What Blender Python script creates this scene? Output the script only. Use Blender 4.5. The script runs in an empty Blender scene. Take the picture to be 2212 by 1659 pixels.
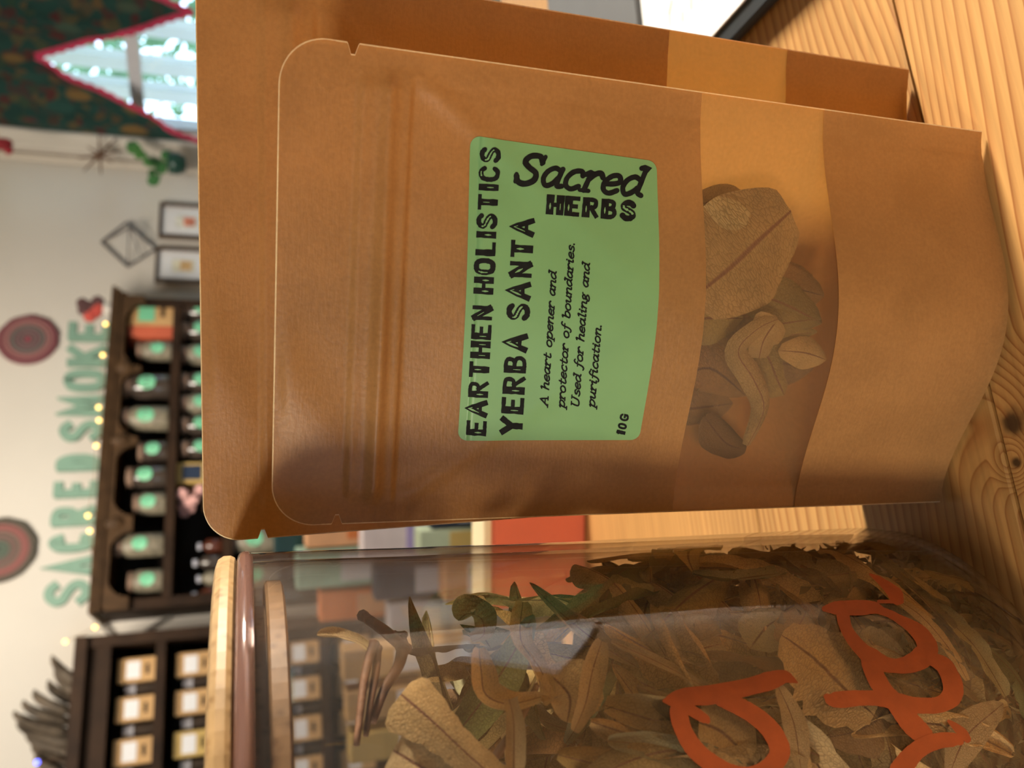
import bpy, math, random
import numpy as np
from mathutils import Vector, Matrix
random.seed(7); rng = np.random.default_rng(7)
SC = bpy.context.scene
COL = SC.collection
# ------------------------------------------------------------------ camera (the phone was held sideways, so the picture lies on its side)
CZ, TZ = 0.974, 0.750           # lens height, table top height
PITCH = math.radians(18.6); F = 1700.0
ct, st = math.cos(PITCH), math.sin(PITCH)
cam = bpy.data.cameras.new('camera'); camo = bpy.data.objects.new('camera', cam); COL.objects.link(camo)
VIEW = Vector((0, ct, -st)); DOWN = Vector((0, -st, -ct)); RIGHT = Vector((1, 0, 0))
M3 = Matrix((DOWN, RIGHT, -VIEW)).transposed()      # picture right = down in the room, picture up = right in the room
camo.matrix_world = Matrix.Translation((0, 0, CZ)) @ M3.to_4x4()
cam.sensor_width = 36; cam.lens = 36 * F / 2212; cam.clip_start = 0.01; cam.clip_end = 60
cam.dof.use_dof = True; cam.dof.focus_distance = 0.222; cam.dof.aperture_fstop = 12.5
SC.camera = camo
SC.cycles.diffuse_bounces = 3; SC.cycles.glossy_bounces = 3; SC.cycles.max_bounces = 9; SC.cycles.transparent_max_bounces = 14; SC.cycles.caustics_reflective = False
# ------------------------------------------------------------------ sky, lamps, exposure
SC.view_settings.view_transform = 'Standard'; SC.view_settings.look = 'None'
SC.view_settings.gamma = 1; SC.view_settings.use_curve_mapping = False
SC.view_settings.exposure = -0.08
W = bpy.data.worlds.new('sky'); SC.world = W; W.use_nodes = True
nt = W.node_tree; nt.nodes.clear()
wo = nt.nodes.new('ShaderNodeOutputWorld'); bg = nt.nodes.new('ShaderNodeBackground')
tc = nt.nodes.new('ShaderNodeTexCoord'); sx = nt.nodes.new('ShaderNodeSeparateXYZ'); cr = nt.nodes.new('ShaderNodeValToRGB')
nt.links.new(tc.outputs['Generated'], sx.inputs[0]); nt.links.new(sx.outputs['Z'], cr.inputs[0]); nt.links.new(cr.outputs[0], bg.inputs[0])
cr.color_ramp.elements[0].position = 0.0; cr.color_ramp.elements[0].color = (0.30, 0.42, 0.34, 1)
cr.color_ramp.elements[1].position = 0.03; cr.color_ramp.elements[1].color = (0.58, 0.75, 1.0, 1)
bg.inputs[1].default_value = 6.0; nt.links.new(bg.outputs[0], wo.inputs[0])

def area(name, loc, target, sx_, sy_, energy, color, portal=False, spread=180):
    l = bpy.data.lights.new(name, 'AREA'); l.shape = 'RECTANGLE'; l.size = sx_; l.size_y = sy_
    l.energy = energy; l.color = color; l.spread = math.radians(spread)
    o = bpy.data.objects.new(name, l); COL.objects.link(o); o.location = loc
    o.rotation_euler = (Vector(target) - Vector(loc)).to_track_quat('-Z', 'Y').to_euler()
    if portal: l.cycles.is_portal = True
    return o
area('daylight', (2.85, 0.98, 1.72), (0.05, 0.25, 0.80), 0.50, 0.50, 33, (1.0, 0.90, 0.74), spread=50)
area('ceiling_lamp', (-0.45, 1.0, 2.45), (-0.25, 3.0, 1.15), 0.7, 0.6, 21, (1.0, 0.88, 0.74), spread=100)
area('side_lamp', (-1.50, -1.15, 1.72), (0.0, 0.2, 0.88), 0.30, 0.30, 2.5, (1.0, 0.82, 0.58), spread=50)

# ------------------------------------------------------------------ picture <-> room
def ray(px, py):
    return (VIEW * F + DOWN * (px - 1106.0) + RIGHT * (829.5 - py)).normalized()
def at_y(px, py, Y):
    d = ray(px, py); t = Y / d.y
    return Vector((0, 0, CZ)) + d * t
def on_table(px, py, z=TZ):
    d = ray(px, py); t = (z - CZ) / d.z
    return Vector((0, 0, CZ)) + d * t
def project(p):
    v = Vector(p) - Vector((0, 0, CZ)); k = v.dot(VIEW)
    return 1106 + F * v.dot(DOWN) / k, 829.5 - F * v.dot(RIGHT) / k

# ------------------------------------------------------------------ object helpers
def mesh(name, verts, faces, mat=None, parent=None, smooth=False, uvs=None):
    me = bpy.data.meshes.new(name)
    me.from_pydata([tuple(v) for v in verts], [], [tuple(f) for f in faces])
    if mat: me.materials.append(mat)
    if smooth: me.polygons.foreach_set('use_smooth', [True] * len(me.polygons))
    if uvs is not None:
        uv = me.uv_layers.new(name='UVMap')
        li = np.zeros(len(me.loops), dtype=np.int32); me.loops.foreach_get('vertex_index', li)
        uv.data.foreach_set('uv', np.asarray(uvs, dtype=np.float32)[li].ravel())
    me.update()
    o = bpy.data.objects.new(name, me); COL.objects.link(o)
    if parent: o.parent = parent; o.matrix_parent_inverse = parent.matrix_world.inverted() if False else Matrix.Translation(-parent.location)
    return o
def tag(o, label=None, cat=None, group=None, kind=None):
    if label: o['label'] = label
    if cat: o['category'] = cat
    if group: o['group'] = group
    if kind: o['kind'] = kind
    return o
def empty(name, loc=(0, 0, 0), label=None, cat=None, group=None):
    o = bpy.data.objects.new(name, None); COL.objects.link(o); o.location = loc; o.empty_display_size = 0.02
    return tag(o, label, cat, group)

class MB:
    def __init__(s): s.v = []; s.f = []
    def add(s, v, f):
        k = len(s.v); s.v += [tuple(x) for x in v]; s.f += [tuple(i + k for i in q) for q in f]; return s
    def box(s, c0, c1, T=None, bev=0.0):
        x0, y0, z0 = c0; x1, y1, z1 = c1
        if bev <= 0:
            v = [(x0,y0,z0),(x1,y0,z0),(x1,y1,z0),(x0,y1,z0),(x0,y0,z1),(x1,y0,z1),(x1,y1,z1),(x0,y1,z1)]
            f = [(0,3,2,1),(4,5,6,7),(0,1,5,4),(1,2,6,5),(2,3,7,6),(3,0,4,7)]
        else:
            b = bev; v = []; f = []
            rings = [(z0, b), (z0 + b, 0), (z1 - b, 0), (z1, b)]
            for z, i in rings:
                v += [(x0+i+b*(i==0),y0+i,z),(x1-i-b*(i==0),y0+i,z),(x1-i,y0+i+b*(i==0),z),(x1-i,y1-i-b*(i==0),z),
                      (x1-i-b*(i==0),y1-i,z),(x0+i+b*(i==0),y1-i,z),(x0+i,y1-i-b*(i==0),z),(x0+i,y0+i+b*(i==0),z)]
            for r in range(3):
                for k in range(8): f.append((r*8+k, r*8+(k+1)%8, r*8+8+(k+1)%8, r*8+8+k))
            f.append(tuple(range(7, -1, -1))); f.append(tuple(range(24, 32)))
        if T: v = [T(*p) for p in v]
        return s.add(v, f)
    def lathe(s, prof, n=32, c=(0, 0, 0), a0=0, a1=2*math.pi):
        v = []; f = []; m = len(prof); full = abs(a1 - a0 - 2*math.pi) < 1e-6; k = n if full else n + 1
        for i in range(k):
            a = a0 + (a1 - a0) * i / n; ca, sa = math.cos(a), math.sin(a)
            for r, z in prof: v.append((c[0] + r*ca, c[1] + r*sa, c[2] + z))
        for i in range(n):
            j = (i + 1) % k
            for q in range(m - 1): f.append((i*m+q, j*m+q, j*m+q+1, i*m+q+1))
        return s.add(v, f)
    def tube(s, pts, rad, n=8):
        pts = [Vector(p) for p in pts]
        if not hasattr(rad, '__len__'): rad = [rad] * len(pts)
        v = []; f = []; up = Vector((0.13, 0.21, 0.97))
        for i, p in enumerate(pts):
            t = (pts[min(i+1, len(pts)-1)] - pts[max(i-1, 0)]).normalized()
            a = t.cross(up)
            if a.length < 1e-3: a = t.cross(Vector((1, 0, 0)))
            a.normalize(); b = t.cross(a)
            for k in range(n):
                g = 2*math.pi*k/n; v.append(p + (a*math.cos(g) + b*math.sin(g)) * rad[i])
        for i in range(len(pts)-1):
            for k in range(n): f.append((i*n+k, i*n+(k+1)%n, (i+1)*n+(k+1)%n, (i+1)*n+k))
        f.append(tuple(range(n-1, -1, -1))); f.append(tuple((len(pts)-1)*n + k for k in range(n)))
        return s.add(v, f)
    def ball(s, c, r, n=10, m=7, sc=(1, 1, 1)):
        v = []; f = []
        for i in range(m + 1):
            t = math.pi * i / m
            for k in range(n):
                g = 2*math.pi*k/n
                v.append((c[0]+r*sc[0]*math.sin(t)*math.cos(g), c[1]+r*sc[1]*math.sin(t)*math.sin(g), c[2]+r*sc[2]*math.cos(t)))
        for i in range(m):
            for k in range(n): f.append((i*n+k, (i+1)*n+k, (i+1)*n+(k+1)%n, i*n+(k+1)%n))
        return s.add(v, f)
    def build(s, name, mat=None, parent=None, smooth=False, uvs=None):
        return mesh(name, s.v, s.f, mat, parent, smooth, uvs)

def catmull(pts, sub=5):
    P = [np.array(p, float) for p in pts]; out = []
    for i in range(len(P) - 1):
        p0 = P[max(i-1, 0)]; p1 = P[i]; p2 = P[i+1]; p3 = P[min(i+2, len(P)-1)]
        for k in range(sub):
            t = k / sub
            out.append(0.5*((2*p1) + (-p0+p2)*t + (2*p0-5*p1+4*p2-p3)*t*t + (-p0+3*p1-3*p2+p3)*t**3))
    out.append(P[-1]); return out

# ------------------------------------------------------------------ materials
def material(name):
    m = bpy.data.materials.new(name); m.use_nodes = True; n = m.node_tree; n.nodes.clear()
    out = n.nodes.new('ShaderNodeOutputMaterial')
    return m, n, out
def N(n, typ, **kw):
    x = n.nodes.new(typ)
    for k, v in kw.items():
        if k.startswith('i_'):
            key = k[2:]; key = int(key) if key.isdigit() else key.replace('_', ' ')
            x.inputs[key].default_value = v
        else: setattr(x, k, v)
    return x
def ramp(n, src, stops):
    r = n.nodes.new('ShaderNodeValToRGB'); e = r.color_ramp.elements
    while len(e) < len(stops): e.new(0.5)
    for k, (p, c) in enumerate(stops):
        e[k].position = p; e[k].color = (*c, 1) if len(c) == 3 else c
    n.links.new(src, r.inputs[0]); return r.outputs[0]
def bump(n, src, strength=0.2, dist=0.001):
    b = n.nodes.new('ShaderNodeBump'); b.inputs['Strength'].default_value = strength; b.inputs['Distance'].default_value = dist
    n.links.new(src, b.inputs['Height']); return b.outputs[0]
def plain(name, col, rough=0.6, noise=0.12, scale=30, metal=0.0, spec=0.5, emit=None, bumps=0.1):
    m, n, out = material(name); b = N(n, 'ShaderNodeBsdfPrincipled')
    b.inputs['Roughness'].default_value = rough; b.inputs['Metallic'].default_value = metal
    b.inputs['Specular IOR Level'].default_value = spec
    t = N(n, 'ShaderNodeTexCoord'); z = N(n, 'ShaderNodeTexNoise', i_Scale=scale, i_Detail=3.0)
    n.links.new(t.outputs['Object'], z.inputs['Vector'])
    lo = tuple(max(0, c*(1-noise)) for c in col); hi = tuple(min(1, c*(1+noise)) for c in col)
    n.links.new(ramp(n, z.outputs[0], [(0.3, lo), (0.7, hi)]), b.inputs['Base Color'])
    if bumps: n.links.new(bump(n, z.outputs[0], bumps, 0.002), b.inputs['Normal'])
    if emit:
        b.inputs['Emission Color'].default_value = (*emit[0], 1); b.inputs['Emission Strength'].default_value = emit[1]
    n.links.new(b.outputs[0], out.inputs[0]); return m
def kraft(name, col, trans=0.42, scale=1.0, tcol=None):
    m, n, out = material(name); t = N(n, 'ShaderNodeTexCoord')
    fib = N(n, 'ShaderNodeTexNoise', i_Scale=900.0*scale, i_Detail=4.0); n.links.new(t.outputs['Object'], fib.inputs['Vector'])
    blo = N(n, 'ShaderNodeTexNoise', i_Scale=45.0*scale, i_Detail=4.0); n.links.new(t.outputs['Object'], blo.inputs['Vector'])
    spk = N(n, 'ShaderNodeTexVoronoi', i_Scale=150.0*scale); n.links.new(t.outputs['Object'], spk.inputs['Vector'])
    mp = N(n, 'ShaderNodeMapping'); mp.inputs['Scale'].default_value = (1, 1, 5)
    n.links.new(t.outputs['Object'], mp.inputs[0])
    stre = N(n, 'ShaderNodeTexNoise', i_Scale=260.0*scale, i_Detail=2.0); n.links.new(mp.outputs[0], stre.inputs['Vector'])
    a = tuple(c*0.86 for c in col); b_ = tuple(min(1, c*1.13) for c in col)
    mixv = N(n, 'ShaderNodeMath', operation='MULTIPLY_ADD'); mixv.inputs[1].default_value = 0.5
    n.links.new(fib.outputs[0], mixv.inputs[0])
    hv = N(n, 'ShaderNodeMath', operation='MULTIPLY'); hv.inputs[1].default_value = 0.5; n.links.new(blo.outputs[0], hv.inputs[0])
    n.links.new(hv.outputs[0], mixv.inputs[2])
    c1 = ramp(n, mixv.outputs[0], [(0.38, a), (0.62, b_)])
    sp = ramp(n, spk.outputs['Distance'], [(0.0, (0.25, 0.2, 0.15)), (0.035, (1, 1, 1))])
    # only a few of the cells carry a speck
    selc = N(n, 'ShaderNodeSeparateColor'); n.links.new(spk.outputs['Color'], selc.inputs[0])
    sel = ramp(n, selc.outputs[0], [(0.90, (0, 0, 0)), (0.91, (1, 1, 1))])
    mul = N(n, 'ShaderNodeMix', data_type='RGBA', blend_type='MULTIPLY'); n.links.new(sel, mul.inputs[0])
    n.links.new(c1, mul.inputs[6]); n.links.new(sp, mul.inputs[7])
    p = N(n, 'ShaderNodeBsdfPrincipled', i_Roughness=0.44); p.inputs['Specular IOR Level'].default_value = 0.5
    n.links.new(mul.outputs[2], p.inputs['Base Color'])
    add = N(n, 'ShaderNodeMath', operation='ADD'); n.links.new(fib.outputs[0], add.inputs[0]); n.links.new(stre.outputs[0], add.inputs[1])
    bm = bump(n, add.outputs[0], 0.22, 0.0004); n.links.new(bm, p.inputs['Normal'])
    tr = N(n, 'ShaderNodeBsdfTranslucent'); tr.inputs[0].default_value = (*(tcol or (0.80, 0.36, 0.07)), 1)
    ms = N(n, 'ShaderNodeMixShader'); ms.inputs[0].default_value = trans
    n.links.new(p.outputs[0], ms.inputs[1]); n.links.new(tr.outputs[0], ms.inputs[2]); n.links.new(ms.outputs[0], out.inputs[0])
    return m
def film_mat():
    m, n, out = material('frosted_film')
    tp = N(n, 'ShaderNodeBsdfTransparent'); tp.inputs[0].default_value = (1, .94, .85, 1)
    rf = N(n, 'ShaderNodeBsdfRefraction', i_Roughness=0.2, i_IOR=1.05); rf.inputs[0].default_value = (1, .93, .82, 1)
    gl = N(n, 'ShaderNodeBsdfGlossy', i_Roughness=0.35); df = N(n, 'ShaderNodeBsdfDiffuse'); df.inputs[0].default_value = (.62, .42, .22, 1)
    a = N(n, 'ShaderNodeMixShader', i_0=0.78); n.links.new(tp.outputs[0], a.inputs[1]); n.links.new(rf.outputs[0], a.inputs[2])
    b = N(n, 'ShaderNodeMixShader', i_0=0.10); n.links.new(a.outputs[0], b.inputs[1]); n.links.new(df.outputs[0], b.inputs[2])
    c = N(n, 'ShaderNodeMixShader', i_0=0.05); n.links.new(b.outputs[0], c.inputs[1]); n.links.new(gl.outputs[0], c.inputs[2])
    n.links.new(c.outputs[0], out.inputs[0]); return m
def glass_thin(name, tint=(0.97, 0.975, 0.97), gain=1.0, rough=0.02, haze=0.0):
    m, n, out = material(name)
    tp = N(n, 'ShaderNodeBsdfTransparent'); tp.inputs[0].default_value = (*tint, 1)
    gl = N(n, 'ShaderNodeBsdfGlossy', i_Roughness=rough); fr = N(n, 'ShaderNodeFresnel')
    gg = N(n, 'ShaderNodeNewGeometry'); io = N(n, 'ShaderNodeMapRange', i_1=0.0, i_2=1.0, i_3=1.5, i_4=0.6667); n.links.new(gg.outputs['Backfacing'], io.inputs[0]); n.links.new(io.outputs[0], fr.inputs[0])
    mu = N(n, 'ShaderNodeMath', operation='MULTIPLY'); mu.inputs[1].default_value = gain; n.links.new(fr.outputs[0], mu.inputs[0])
    t = N(n, 'ShaderNodeTexCoord'); z = N(n, 'ShaderNodeTexNoise', i_Scale=14.0, i_Detail=1.0); n.links.new(t.outputs['Object'], z.inputs['Vector'])
    bm = bump(n, z.outputs[0], 0.03, 0.003); n.links.new(bm, gl.inputs['Normal'])
    a = N(n, 'ShaderNodeMixShader'); n.links.new(mu.outputs[0], a.inputs[0]); n.links.new(tp.outputs[0], a.inputs[1]); n.links.new(gl.outputs[0], a.inputs[2])
    last = a
    if haze:
        df = N(n, 'ShaderNodeBsdfDiffuse'); df.inputs[0].default_value = (.6, .55, .5, 1)
        b = N(n, 'ShaderNodeMixShader', i_0=haze); n.links.new(a.outputs[0], b.inputs[1]); n.links.new(df.outputs[0], b.inputs[2]); last = b
    n.links.new(last.outputs[0], out.inputs[0]); return m
def glass_solid(name, col=(0.93, 0.85, 0.82)):
    m, n, out = material(name); g = N(n, 'ShaderNodeBsdfGlass', i_Roughness=0.05, i_IOR=1.45); g.inputs[0].default_value = (*col, 1)
    d = N(n, 'ShaderNodeBsdfPrincipled', i_Roughness=0.15); d.inputs['Base Color'].default_value = (0.20, 0.11, 0.09, 1)
    a = N(n, 'ShaderNodeMixShader', i_0=0.45); n.links.new(g.outputs[0], a.inputs[1]); n.links.new(d.outputs[0], a.inputs[2])
    n.links.new(a.outputs[0], out.inputs[0]); return m
def pine(name, light=(0.56, 0.305, 0.105), dark=(0.27, 0.085, 0.020), scale=62.0, knots=()):
    m, n, out = material(name); t = N(n, 'ShaderNodeTexCoord'); oi = N(n, 'ShaderNodeObjectInfo')
    mp = N(n, 'ShaderNodeMapping'); mp.inputs['Scale'].default_value = (0.32, 1.0, 1.0)
    ad = N(n, 'ShaderNodeVectorMath', operation='ADD'); sc = N(n, 'ShaderNodeVectorMath', operation='SCALE'); sc.inputs['Scale'].default_value = 0.9
    cx = N(n, 'ShaderNodeCombineXYZ'); n.links.new(oi.outputs['Random'], cx.inputs[0]); n.links.new(oi.outputs['Random'], cx.inputs[1])
    n.links.new(cx.outputs[0], sc.inputs[0]); n.links.new(t.outputs['Object'], ad.inputs[0]); n.links.new(sc.outputs[0], ad.inputs[1])
    n.links.new(ad.outputs[0], mp.inputs[0])
    nz = N(n, 'ShaderNodeTexNoise', i_Scale=7.0, i_Detail=2.0, i_Roughness=0.45); n.links.new(mp.outputs[0], nz.inputs['Vector'])
    sp = N(n, 'ShaderNodeSeparateXYZ'); n.links.new(ad.outputs[0], sp.inputs[0])
    w = N(n, 'ShaderNodeMath', operation='MULTIPLY_ADD'); w.inputs[1].default_value = 0.075; n.links.new(nz.outputs[0], w.inputs[0]); n.links.new(sp.outputs[1], w.inputs[2])
    cur = w.outputs[0]; kn = None
    for (kx, ky, kr) in knots:
        g = N(n, 'ShaderNodeNewGeometry'); dd = N(n, 'ShaderNodeVectorMath', operation='DISTANCE'); dd.inputs[1].default_value = (kx, ky, TZ)
        n.links.new(g.outputs['Position'], dd.inputs[0])
        e = N(n, 'ShaderNodeMapRange', i_1=0.0, i_2=kr*5, i_3=0.02, i_4=0.0, interpolation_type='SMOOTHSTEP'); n.links.new(dd.outputs['Value'], e.inputs[0])
        s2 = N(n, 'ShaderNodeMath', operation='ADD'); n.links.new(cur, s2.inputs[0]); n.links.new(e.outputs[0], s2.inputs[1]); cur = s2.outputs[0]
        q = N(n, 'ShaderNodeMapRange', i_1=kr*0.30, i_2=kr*1.05, i_3=0.92, i_4=0.0, interpolation_type='SMOOTHSTEP')
        nz2 = N(n, 'ShaderNodeTexNoise', i_Scale=160.0); n.links.new(g.outputs['Position'], nz2.inputs['Vector'])
        dm = N(n, 'ShaderNodeMath', operation='MULTIPLY_ADD'); dm.inputs[1].default_value = kr*0.9; n.links.new(nz2.outputs[0], dm.inputs[0]); n.links.new(dd.outputs['Value'], dm.inputs[2])
        sb = N(n, 'ShaderNodeMath', operation='SUBTRACT'); sb.inputs[1].default_value = kr*0.45; n.links.new(dm.outputs[0], sb.inputs[0])
        n.links.new(sb.outputs[0], q.inputs[0])
        if kn is None: kn = q.outputs[0]
        else:
            mx = N(n, 'ShaderNodeMath', operation='MAXIMUM'); n.links.new(kn, mx.inputs[0]); n.links.new(q.outputs[0], mx.inputs[1]); kn = mx.outputs[0]
    fr = N(n, 'ShaderNodeMath', operation='MULTIPLY'); fr.inputs[1].default_value = scale*4; n.links.new(cur, fr.inputs[0])
    f2 = N(n, 'ShaderNodeMath', operation='FRACT'); n.links.new(fr.outputs[0], f2.inputs[0])
    mid = tuple(a*0.45+b*0.55 for a, b in zip(light, dark))
    c = ramp(n, f2.outputs[0], [(0.0, light), (0.38, tuple(x*0.95 for x in light)), (0.76, mid), (0.90, dark), (1.0, light)])
    # how strongly the late wood shows varies over the board
    nz3 = N(n, 'ShaderNodeTexNoise', i_Scale=5.0, i_Detail=2.0); n.links.new(mp.outputs[0], nz3.inputs['Vector'])
    k3 = ramp(n, nz3.outputs[0], [(0.38, (0.28,)*3), (0.62, (1, 1, 1))])
    mixl = N(n, 'ShaderNodeMix', data_type='RGBA'); mixl.inputs[6].default_value = (*light, 1)
    n.links.new(k3, mixl.inputs[0]); n.links.new(c, mixl.inputs[7]); colr = mixl.outputs[2]
    mp2 = N(n, 'ShaderNodeMapping'); mp2.inputs['Scale'].default_value = (14, 420, 60); n.links.new(t.outputs['Object'], mp2.inputs[0])
    fi = N(n, 'ShaderNodeTexNoise', i_Scale=1.0, i_Detail=3.0); n.links.new(mp2.outputs[0], fi.inputs['Vector'])
    fm = ramp(n, fi.outputs[0], [(0.35, (0.86,)*3), (0.65, (1.05,)*3)])
    mu = N(n, 'ShaderNodeMix', data_type='RGBA', blend_type='MULTIPLY', i_0=1.0); n.links.new(colr, mu.inputs[6]); n.links.new(fm, mu.inputs[7]); colr = mu.outputs[2]
    if kn is not None:
        km = N(n, 'ShaderNodeMix', data_type='RGBA'); n.links.new(kn, km.inputs[0]); n.links.new(colr, km.inputs[6]); km.inputs[7].default_value = (0.035, 0.018, 0.01, 1); colr = km.outputs[2]
    p = N(n, 'ShaderNodeBsdfPrincipled', i_Roughness=0.42); n.links.new(colr, p.inputs['Base Color'])
    n.links.new(bump(n, fi.outputs[0], 0.15, 0.0006), p.inputs['Normal']); n.links.new(p.outputs[0], out.inputs[0]); return m
def leaf_mat(name, top, under, rib, rough=0.8):
    m, n, out = material(name); t = N(n, 'ShaderNodeTexCoord')
    mp = N(n, 'ShaderNodeMapping'); mp.inputs['Scale'].default_value = (54, 15, 1); n.links.new(t.outputs['UV'], mp.inputs[0])
    nz = N(n, 'ShaderNodeTexNoise', i_Scale=1.2); n.links.new(mp.outputs[0], nz.inputs['Vector'])
    ad = N(n, 'ShaderNodeMix', data_type='VECTOR', i_0=0.12); n.links.new(mp.outputs[0], ad.inputs[4]); n.links.new(nz.outputs[1], ad.inputs[5])
    vo = N(n, 'ShaderNodeTexVoronoi', feature='DISTANCE_TO_EDGE', i_Scale=1.0); n.links.new(ad.outputs[1], vo.inputs['Vector'])
    vn = ramp(n, vo.outputs['Distance'], [(0.0, (0.62,)*3), (0.10, (1, 1, 1))])
    hgt = ramp(n, vo.outputs['Distance'], [(0.0, (0,)*3), (0.25, (1, 1, 1))])
    g = N(n, 'ShaderNodeNewGeometry'); mc = N(n, 'ShaderNodeMix', data_type='RGBA'); n.links.new(g.outputs['Backfacing'], mc.inputs[0])
    oi = N(n, 'ShaderNodeObjectInfo')
    vr = ramp(n, oi.outputs['Random'], [(0.0, (0.62, 0.60, 0.58)), (0.5, (1, 1, 1)), (1.0, (1.35, 1.22, 1.0))])
    mc.inputs[6].default_value = (*top, 1); mc.inputs[7].default_value = (*under, 1)
    m1 = N(n, 'ShaderNodeMix', data_type='RGBA', blend_type='MULTIPLY', i_0=1.0); n.links.new(mc.outputs[2], m1.inputs[6]); n.links.new(vn, m1.inputs[7])
    m2 = N(n, 'ShaderNodeMix', data_type='RGBA', blend_type='MULTIPLY', i_0=1.0); n.links.new(m1.outputs[2], m2.inputs[6]); n.links.new(vr, m2.inputs[7])
    bl = N(n, 'ShaderNodeTexNoise', i_Scale=60.0, i_Detail=3.0); n.links.new(t.outputs['Object'], bl.inputs['Vector'])
    bv = ramp(n, bl.outputs[0], [(0.35, (0.72,)*3), (0.65, (1.12,)*3)])
    m3 = N(n, 'ShaderNodeMix', data_type='RGBA', blend_type='MULTIPLY', i_0=1.0); n.links.new(m2.outputs[2], m3.inputs[6]); n.links.new(bv, m3.inputs[7])
    sp = N(n, 'ShaderNodeSeparateXYZ'); n.links.new(t.outputs['UV'], sp.inputs[0])
    ds = N(n, 'ShaderNodeMath', operation='SUBTRACT'); ds.inputs[1].default_value = 0.5; n.links.new(sp.outputs[1], ds.inputs[0])
    ab = N(n, 'ShaderNodeMath', operation='ABSOLUTE'); n.links.new(ds.outputs[0], ab.inputs[0])
    mr = ramp(n, ab.outputs[0], [(0.010, (1, 1, 1)), (0.032, (0, 0, 0))])
    m4 = N(n, 'ShaderNodeMix', data_type='RGBA'); n.links.new(mr, m4.inputs[0]); n.links.new(m3.outputs[2], m4.inputs[6]); m4.inputs[7].default_value = (*rib, 1)
    p = N(n, 'ShaderNodeBsdfPrincipled', i_Roughness=rough); p.inputs['Specular IOR Level'].default_value = 0.2
    n.links.new(m4.outputs[2], p.inputs['Base Color'])
    n.links.new(bump(n, hgt, 0.5, 0.00022), p.inputs['Normal'])
    tr = N(n, 'ShaderNodeBsdfTranslucent'); n.links.new(m4.outputs[2], tr.inputs[0])
    ms = N(n, 'ShaderNodeMixShader', i_0=0.18); n.links.new(p.outputs[0], ms.inputs[1]); n.links.new(tr.outputs[0], ms.inputs[2]); n.links.new(ms.outputs[0], out.inputs[0]); return m
def bamboo(name, col=(0.66, 0.43, 0.20)):
    m, n, out = material(name); t = N(n, 'ShaderNodeTexCoord')
    mp = N(n, 'ShaderNodeMapping'); mp.inputs['Scale'].default_value = (40, 260, 260); n.links.new(t.outputs['Object'], mp.inputs[0])
    a = N(n, 'ShaderNodeTexNoise', i_Scale=1.0, i_Detail=3.0); n.links.new(mp.outputs[0], a.inputs['Vector'])
    v = N(n, 'ShaderNodeTexVoronoi', i_Scale=330.0); n.links.new(t.outputs['Object'], v.inputs['Vector'])
    c = ramp(n, a.outputs[0], [(0.3, tuple(x*0.78 for x in col)), (0.7, tuple(min(1, x*1.15) for x in col))])
    s = ramp(n, v.outputs['Distance'], [(0.12, (0.6, 0.52, 0.42)), (0.4, (1, 1, 1))])
    mu = N(n, 'ShaderNodeMix', data_type='RGBA', blend_type='MULTIPLY', i_0=0.8); n.links.new(c, mu.inputs[6]); n.links.new(s, mu.inputs[7])
    p = N(n, 'ShaderNodeBsdfPrincipled', i_Roughness=0.45); n.links.new(mu.outputs[2], p.inputs['Base Color']); n.links.new(p.outputs[0], out.inputs[0]); return m
def curtain_mat():
    m, n, out = material('paisley_cloth'); t = N(n, 'ShaderNodeTexCoord')
    mp = N(n, 'ShaderNodeMapping'); mp.inputs['Scale'].default_value = (1, 1, 0.5); n.links.new(t.outputs['Object'], mp.inputs[0])
    v = N(n, 'ShaderNodeTexVoronoi', i_Scale=13.0); n.links.new(mp.outputs[0], v.inputs['Vector'])
    v2 = N(n, 'ShaderNodeTexVoronoi', i_Scale=34.0); n.links.new(t.outputs['Object'], v2.inputs['Vector'])
    s = N(n, 'ShaderNodeSeparateColor'); n.links.new(v2.outputs['Color'], s.inputs[0])
    c = ramp(n, s.outputs[0], [(0.0, (0.006, 0.038, 0.032)), (0.55, (0.008, 0.05, 0.042)), (0.68, (0.07, 0.012, 0.012)), (0.78, (0.014, 0.05, 0.03)), (0.88, (0.10, 0.065, 0.025)), (1.0, (0.008, 0.035, 0.035))])
    r = ramp(n, v.outputs['Distance'], [(0.25, (1, 1, 1)), (0.34, (0, 0, 0))])
    s2 = N(n, 'ShaderNodeSeparateColor'); n.links.new(v.outputs['Color'], s2.inputs[0])
    g = ramp(n, s2.outputs[0], [(0.0, (0.17, 0.10, 0.03)), (0.35, (0.14, 0.09, 0.03)), (0.42, (0.015, 0.07, 0.055)), (0.8, (0.012, 0.06, 0.05)), (1.0, (0.09, 0.02, 0.02))])
    mx = N(n, 'ShaderNodeMix', data_type='RGBA'); n.links.new(r, mx.inputs[0]); n.links.new(c, mx.inputs[6]); n.links.new(g, mx.inputs[7])
    p = N(n, 'ShaderNodeBsdfPrincipled', i_Roughness=0.9); n.links.new(mx.outputs[2], p.inputs['Base Color']); n.links.new(p.outputs[0], out.inputs[0]); return m
def radial_mat(name, stops, R):
    m, n, out = material(name); t = N(n, 'ShaderNodeTexCoord'); l = N(n, 'ShaderNodeVectorMath', operation='LENGTH'); n.links.new(t.outputs['Object'], l.inputs[0])
    d = N(n, 'ShaderNodeMath', operation='DIVIDE'); d.inputs[1].default_value = R; n.links.new(l.outputs['Value'], d.inputs[0])
    c = ramp(n, d.outputs[0], stops); z = N(n, 'ShaderNodeTexNoise', i_Scale=160.0); n.links.new(t.outputs['Object'], z.inputs['Vector'])
    p = N(n, 'ShaderNodeBsdfPrincipled', i_Roughness=0.9); n.links.new(c, p.inputs['Base Color']); n.links.new(bump(n, z.outputs[0], 0.5, 0.003), p.inputs['Normal']); n.links.new(p.outputs[0], out.inputs[0]); return m

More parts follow.
